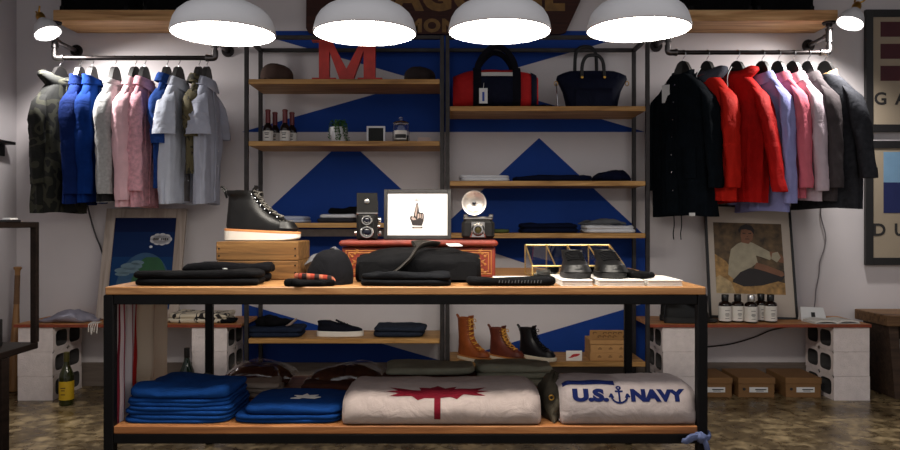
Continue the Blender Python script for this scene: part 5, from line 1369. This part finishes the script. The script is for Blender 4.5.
# bottles on the floor and bat
M_wineg = surf('olive_wine_glass', (40,44,14), .07, 0, .2, 8, 60, 0); M_yel = surf('yellow_label', (206,168,26), .6, 0, .08, 20, 100, .05); M_dkgreen = surf('dark_green_glass', (14,34,24), .07, 0, .2, 8, 60, 0)
def wine(px, Y, hpx, glass_m, lab, label, foil):
    s = hpx*Y/F/.325
    t = thing('wine_bottle', label, 'bottle', (X(px,Y), Y, .0005), 0, 'bottles on the floor')
    MB().lathe([(r*s, z*s) for r, z in ((.030,.004),(.041,0),(.0435,.008),(.0435,.17),(.040,.195),(.028,.225),(.018,.25),(.0155,.27),(.015,.315),(.0165,.317),(.0165,.325),(.012,.325))], 32).build('glass_body', glass_m, t, ang=50)
    MB().lathe([(r*s, z*s) for r, z in ((.0158,.268),(.0172,.272),(.0174,.327),(.012,.328))], 24).build('foil_cap', foil, t, ang=50)
    if lab:
        l = MB().lathe([(.0440*s,.035*s),(.0440*s,.15*s)], 32, cap0=False, cap1=False).build('label', lab, t)
        q = MB(); [q.box(0,-.0442*s,zz*s,ww*s,.001,.006*s) for zz, ww in ((.11,.03),(.095,.022),(.07,.026))]; q.build('label_print', M_kraftd, l, smooth=False)
wine(66.5, 4.80, 52, M_wineg, M_yel, 'green wine bottle with yellow label on the floor before the blocks', surf('olive_foil', (70,66,24), .4))
wine(187, 4.86, 54, M_dkgreen, None, 'dark green wine bottle behind the striped linen cloth', M_capblk)
M_bat = wood('bat_ash', (120,84,50), (150,110,70), (172,132,90), 2, .45)
t = thing('baseball_bat', 'worn wooden baseball bat standing upright in the left corner', 'bat', (X(18.5,5.22), 5.16, .0005), rot=(-.06,0,0))
MB().lathe([(.001,.0),(.026,.002),(.033,.012),(.0335,.06),(.033,.2),(.030,.34),(.024,.47),(.0185,.58),(.0165,.70),(.0165,.80),(.0175,.832),(.026,.846),(.027,.854),(.020,.860),(.001,.861)], 24).build('bat_body', M_bat, t, ang=50)
MB().lathe([(.0190,.60),(.0175,.70),(.0175,.80)], 24, cap0=False, cap1=False).build('grip', surf('worn_grip_tape', (112,82,56), .8), t)
# cable on the left wall
MB_ = MB().tube(spline([(X(86,5.32),5.325,Z(198,5.32)),(X(89,5.32),5.33,Z(215,5.32)),(X(95,5.32),5.33,Z(235,5.32)),(X(100,5.32),5.33,Z(248,5.32)),(X(103,5.32),5.33,Z(262,5.32)),(X(104,5.32),5.33,Z(300,5.32))],8), .006, 8)
tag(MB_.build('wall_cable', M_cord), 'dark cable running down the wall behind the blue poster', 'cable')

# ------------------------------------------------------------------ dark frame stand at the far left, close to the camera
M_dkwood = wood('dark_stand_wood', (18,13,11), (28,20,17), (38,28,24), 1, .8, 1.0, .25, .1)
xs = -1.75
t = thing('display_stand', 'dark wooden open frame stand at the left edge in front', 'stand', (xs, 2.60, 0))
zt_, zl_ = Z(222,3.15), .66
for y in (-.62, .56): MB().box(0,y,(zt_+zl_)/2,.026,.024,zt_-zl_,.002).build('upright', M_dkwood, t, smooth=False)
MB().box(0,-.03,zt_-.012,.026,1.15,.024,.002).build('top_bar', M_dkwood, t, smooth=False)
MB().box(-.22,-.03,zl_-.014,.46,1.20,.026,.002).build('stand_top', M_dkwood, t, smooth=False)
for y in (-.58, .33):
    for x in (-.01,-.42): MB().box(x,y,(zl_-.028)/2,.05,.05,zl_-.028,.003).build('leg', M_dkwood, t, smooth=False)
t = thing('card_box', 'black box with white label standing on the dark frame stand', 'box', (-1.93, 3.02, zl_))
MB().box(0,0,.055,.20,.10,.11,.003).build('box_body', M_capblk, t, smooth=False)
o = MB().box(.0,-.0515,.075,.19,.002,.036,.0005).build('label', M_paper, t, smooth=False)
o = MB(); o.box(0,0,.004,.034,.10,.008,.001); 
tag(o.build('price_plate', M_capblk, smooth=False, loc=(xs, 2.98, zt_)), 'small black plate on top of the dark frame stand', 'plate')
o = MB().box(0,0,.004,.03,.055,.007,.001).build('label_clip', M_label, smooth=False, loc=(xs, 2.985, zt_+.0085)); tag(o, 'small white clip on the plate of the dark frame stand', 'clip')

# ------------------------------------------------------------------ right bench
M_blkframe = surf('black_picture_frame', (22,21,22), .4, 0, .15, 14, 100, .1)
M_mount = surf('cream_mount', (196,184,172), .8, 0, .03, 10, 60, .03)
w_, h_ = 88*5.2/F, .80
t, fo, pr = leaning_frame('framed_photograph', 'black framed photograph of a seated man in a white shirt', 'picture', X(750,5.2), w_, h_, .016, M_blkframe, M_mount, 5.14, .17, rzz=.028)
pw, ph, pz = 69*5.2/F, .50, .17
cx0 = -.008
M_ph1 = surf('photo_foliage', (92,72,46), .5, 0, .75, 17, 60, .02); M_ph2 = surf('photo_straw', (166,128,74), .5, 0, .45, 30, 60, .02)
M_skin = surf('photo_skin', (132,88,62), .5, 0, .12, 20, 60, .02); M_shirtp = surf('photo_shirt', (170,160,136), .5, 0, .16, 20, 60, .02); M_dkp = surf('photo_dark', (34,26,24), .5, 0, .2, 20, 60, .02)
def flat(nm, mt, polys, y, par=pr):
    m = MB()
    for pl in polys: m.prism([(cx0+(a-.5)*pw, pz+b*ph) for a, b in pl], y-.0006, y)
    return m.build(nm, mt, par, smooth=False)
flat('photo_backdrop', M_ph1, [[(0,0),(1,0),(1,1),(0,1)]], PY)
flat('photo_ground', M_ph2, [[(0,0),(1,0),(1,.16),(.75,.22),(.5,.10),(.3,.24),(.16,.45),(0,.55)]], PY-.001)
flat('photo_ground_light', surf('photo_sand', (186,160,116), .5, 0, .3, 30, 60, .02), [[(.0,.0),(.28,.0),(.22,.16),(.06,.25),(0,.22)]], PY-.0016)
flat('photo_trousers', M_dkp, [[(.24,.16),(.40,.10),(.66,.12),(.96,.20),(1,.25),(1,.33),(.70,.34),(.46,.36),(.28,.28)]], PY-.002)
flat('photo_shirt_body', M_shirtp, [[(.18,.26),(.2,.45),(.24,.62),(.34,.70),(.44,.74),(.56,.72),(.68,.66),(.80,.60),(.86,.56),(.80,.48),(.68,.52),(.60,.54),(.62,.44),(.52,.37),(.36,.30),(.26,.20)]], PY-.0026)
flat('photo_arm', M_skin, [[(.60,.44),(.76,.40),(.98,.32),(1,.27),(.95,.25),(.72,.32),(.56,.36)],[(.80,.60),(.92,.60),(1,.52),(1,.44),(.92,.46),(.82,.50)]], PY-.0032)
flat('photo_cuff', M_shirtp, [[(.82,.50),(.90,.45),(.96,.52),(.92,.60),(.84,.58)]], PY-.0037)
flat('photo_face', M_skin, [[(.40,.72),(.50,.70),(.56,.76),(.58,.84),(.56,.90),(.48,.93),(.41,.90),(.39,.82)]], PY-.0036)
flat('photo_hair', M_dkp, [[(.37,.84),(.40,.90),(.47,.91),(.55,.89),(.585,.84),(.60,.90),(.56,.96),(.48,.985),(.40,.955),(.36,.90)]], PY-.0042)
flat('photo_features', M_dkp, [[(.42,.845),(.465,.845),(.465,.855),(.42,.86)],[(.505,.845),(.55,.845),(.55,.86),(.505,.855)],[(.45,.765),(.52,.765),(.51,.775),(.46,.775)],[(.475,.80),(.50,.80),(.49,.81)]], PY-.0042)
def lotion(px, Y, label, capm):
    t = thing('lotion_bottle', label, 'bottle', (X(px,Y), Y, ZBT), 0, 'brown bottles before the framed photograph')
    MB().lathe([(.035,0),(.041,.004),(.041,.118),(.037,.130),(.020,.140),(.0185,.148)], 28).build('glass_body', M_amber, t, ang=50)
    MB().lathe([(.022,.142),(.023,.144),(.023,.182),(.021,.185)], 24).build('cap', capm, t, ang=40)
    l = MB().lathe([(.0416,.012),(.0416,.110)], 28, cap0=False, cap1=False).build('label', M_paper, t)
    q = MB(); [q.box(0,-.0420,zz,ww,.001,.003) for zz, ww in ((.082,.03),(.062,.024),(.054,.028),(.046,.02),(.03,.026))]; q.build('label_print', M_ink, l, smooth=False)
lotion(725, 4.985, 'brown bottle with cream label, leftmost of the five bottles', M_capblk)
lotion(737.5, 4.995, 'brown bottle with cream label, second of the five from the left', M_capblk)
lotion(751, 4.95, 'brown bottle with silver cap, in front and middle of the five', metal('silver_cap', (206,206,206), .3))
lotion(761, 5.04, 'brown bottle with cream label, half hidden behind the middle one', M_capblk)
lotion(770.5, 4.985, 'brown bottle with cream label, rightmost of the five bottles', M_capblk)
sneaker('shoe', 'black low shoe at the front of the pair on the right bench', (X(664,4.97), 4.955, ZBT), .05, M_shoe, M_bsole, 1.05, 1.0, 1.35, 'black shoes on the right bench', False, M_laceb)
sneaker('shoe', 'black low shoe at the back of the pair on the right bench', (X(660,5.09), 5.08, ZBT), .03, M_shoe, M_bsole, 1.05, 1.0, 1.35, 'black shoes on the right bench', False, M_laceb)
folded('black_pouch', 'flat black pouch on the right bench left of the bottles', 'pouch', X(711,4.98), 4.99, ZBT, .085, .12, .025, M_blackl, 1, 75, wob=.02, top=.006, p=.6)
t = thing('tent_card', 'white tent card with small black emblem beneath the wall cable', 'card', (X(815,5.06), 5.10, ZBT), -.05)
MB().prism([(-.085,0),(.085,0),(.070,.088),(-.080,.094)], -.001, .001, 0, Matrix.Translation((0,-.03,0)) @ Matrix.Rotation(-.28,4,'X')).build('front_panel', M_label, t, smooth=False)
MB().prism([(-.085,0),(.085,0),(.070,.088),(-.080,.094)], -.001, .001, 0, Matrix.Translation((0,.025,0)) @ Matrix.Rotation(.28,4,'X')).build('back_panel', M_label, t, smooth=False)
q = MB(); q.box(-.002,-.0018,.040,.026,.001,.032); q.build('black_emblem', M_ink, t, smooth=False).matrix_local = Matrix.Translation((0,-.03,0)) @ Matrix.Rotation(-.28,4,'X')
t = thing('magazine', 'open white magazine lying on the right end of the bench', 'magazine', (X(831,4.98), 4.985, ZBT), .06)
MB().grid(lambda u, v: ((u-.5)*.30, (v-.5)*.16, .012+.012*abs(math.sin(u*PI*2))**.6*(1 if 0<u<1 else 0)+.004*noise.noise((u*5,v*3,1))), 24, 6, thick=.010).build('pages', M_paper, t, ang=60)
MB().box(0,0,.0008,.31,.165,.0016).build('cover', M_label, t, smooth=False)
MB().box(.07,-.02,.0265,.05,.04,.0006).build('page_print', M_fgrey, t, smooth=False) if False else None
# cables
tag(MB().tube(spline([(X(822,5.33),5.332,Z(196,5.33)),(X(821,5.33),5.332,Z(215,5.33)),(X(825.5,5.33),5.332,Z(234,5.33)),(X(825,5.33),5.332,Z(246,5.33)),(X(820,5.33),5.332,Z(262,5.33)),(X(819,5.33),5.332,Z(275,5.33)),(X(816,5.33),5.332,Z(290,5.33)),(X(815,5.3),5.30,Z(302,5.3)),(X(814,5.2),5.22,ZBT+.012)],8), .004, 8).build('wall_cable', surf('light_grey_cable', (120,114,118), .6)), 'grey cable hanging down the wall to the white tent card', 'cable')
tag(MB().tube(spline([(X(700,5.3),5.325,Z(348,5.3)),(X(730,5.3),5.325,Z(345,5.3)),(X(755,5.3),5.325,Z(338,5.3)),(X(772,5.3),5.325,Z(331,5.3)),(X(790,5.3),5.325,Z(327,5.3))],8), .005, 8).build('wall_cable', M_capblk), 'black cable sagging along the wall beneath the right bench', 'cable')
# shoe boxes on the floor
M_shoebox = surf('brown_shoebox', (128,92,54), .75, 0, .08, 14, 120, .1)
def shoebox(px, where, rz=0.0, wpx=36):
    Y = 4.98; w = wpx*Y/F
    t = thing('shoe_box', 'brown cardboard shoe box with white label, %s under the right bench' % where, 'box', (X(px,Y), Y, .0005), rz, 'shoe boxes under the right bench')
    MB().box(0,.165,.055,w-.008,.31,.11,.002).build('box_body', M_shoebox, t, smooth=False)
    l = MB(); l.box(0,.165,.112,w,.322,.042,.003); l.build('lid', M_shoebox, t, smooth=False)
    q = MB().box(.014,.0085,.052,w*.50,.002,.034,.0003).build('end_label', M_label, t, smooth=False)
    p_ = MB(); p_.box(.028,.0072,.054,w*.3,.001,.007); p_.box(.022,.0072,.044,w*.2,.001,.004); p_.build('label_print', M_ink, q, smooth=False)
    MB().lathe([(.010,0),(.010,.0012)], 16, 0, Matrix.Translation((-w*.33,.0098,.056)) @ Matrix.Rotation(PI/2,4,'X')).build('round_mark', M_ink, t)
shoebox(714, 'leftmost', 0, 38); shoebox(757, 'middle one', -.02, 37); shoebox(804, 'rightmost', -.02, 36)
# wooden bench and posters at the right edge
M_oldb = wood('dark_old_bench', (44,32,26), (66,50,40), (86,66,52), 0, .7); M_oldt = wood('old_bench_top', (70,50,34), (108,80,54), (134,102,70), 0, .65)
x0 = X(881,5.0)
t = thing('wooden_bench', 'old dark wooden bench by the wall at the right edge', 'bench', (x0, 4.93, 0))
zt_ = Z(315,4.95)
MB().box(.45,.18,zt_-.035,.92,.40,.07,.004).build('bench_top', M_oldt, t, smooth=False)
for xx in (.10, .80):
    MB().prism([(-.012,zt_-.071),(.05,zt_-.071),(.085,0),(.03,0)] if xx < .5 else [(-.05,zt_-.071),(.012,zt_-.071),(-.03,0),(-.085,0)], .03, .34, 0, Matrix.Translation((xx-.06 if xx<.5 else xx+.06,0,0))).build('side_panel', M_oldb, t, smooth=False)
MB().box(.45,.17,zt_-.13,.62,.03,.10,.003).build('stretcher', M_oldb, t, smooth=False)
for x_ in (.16,.74): MB().box(x_,.06,(zt_-.071)/2,.05,.05,zt_-.071,.003).build('leg', M_oldb, t, smooth=False)
M_pcream = surf('poster_cream', (164,150,130), .7, 0, .04, 8, 60, .03); M_pmar = surf('poster_maroon', (72,18,30), .6, 0, .1, 10, 60, .02); M_plb = surf('poster_light_blue', (120,158,190), .6, 0, .08, 10, 60, .02); M_pdb = surf('poster_dark_blue', (22,34,88), .6, 0, .1, 10, 60, .02)
YP = 5.325
def wall_poster(label, py0, py1, rects, text, ty):
    w_ = 104*YP/F; h_ = (py1-py0)*YP/F; x0 = X(865,YP); z0 = Z(py1,YP)
    t = thing('wall_poster', label, 'poster', (x0+w_/2, YP, z0))
    frame_parts(t, w_, h_, .052, .03, M_blkframe, M_pcream)
    k = YP/F
    for i, (pa, pb, qa, qb, mt) in enumerate(rects):
        MB().box((pa+pb)/2*k - 865*k - w_/2, -.0068, (py1-(qa+qb)/2)*k, (pb-pa)*k, .001, (qb-qa)*k).build('colour_block', mt, t, smooth=False)
    m = MB(); text_on(m, text, 12*k/.70, Matrix.Translation(((887 + (3 if text == 'GA' else 2) - 865)*k - w_/2, -.0064, (py1-ty)*k)), .003, 0, 1.05, 1.9)
    m.build('lettering', M_ink, t, smooth=False)
wall_poster('black framed poster with three dark maroon bars, upper right wall', 10, 132, ((880,944,22,37,M_pmar),(880,944,44,59,M_pmar),(880,944,66,81,M_pmar)), 'GA', 104.5)
wall_poster('black framed poster with light and dark blue blocks, lower right wall', 141, 265, ((883,942,152,182.5,M_plb),(883,942,182.5,213,M_pdb)), 'DU', 235.5)
# ------------------------------------------------------------------ world, camera, view
w = bpy.data.worlds.new('dim_shop_air'); SC.world = w; w.use_nodes = True
w.node_tree.nodes['Background'].inputs[0].default_value = (1,.975,.985,1)
w.node_tree.nodes['Background'].inputs[1].default_value = .50
cd = bpy.data.cameras.new('camera'); cam = bpy.data.objects.new('camera', cd); COL.objects.link(cam)
cam.location = (0, 0, H); cam.rotation_euler = (PI/2, 0, 0)
cd.sensor_width = 36; cd.lens = F/900*36; cd.shift_y = -(225-CY)/900; cd.clip_start = .02
SC.camera = cam
vs = SC.view_settings; vs.view_transform = 'Standard'; vs.look = 'None'; vs.gamma = 1; vs.use_curve_mapping = False; vs.exposure = 0
SC.cycles.use_denoising = True; SC.cycles.max_bounces = 8; SC.cycles.caustics_reflective = False; SC.cycles.caustics_refractive = False
SC.cycles.sample_clamp_indirect = 6
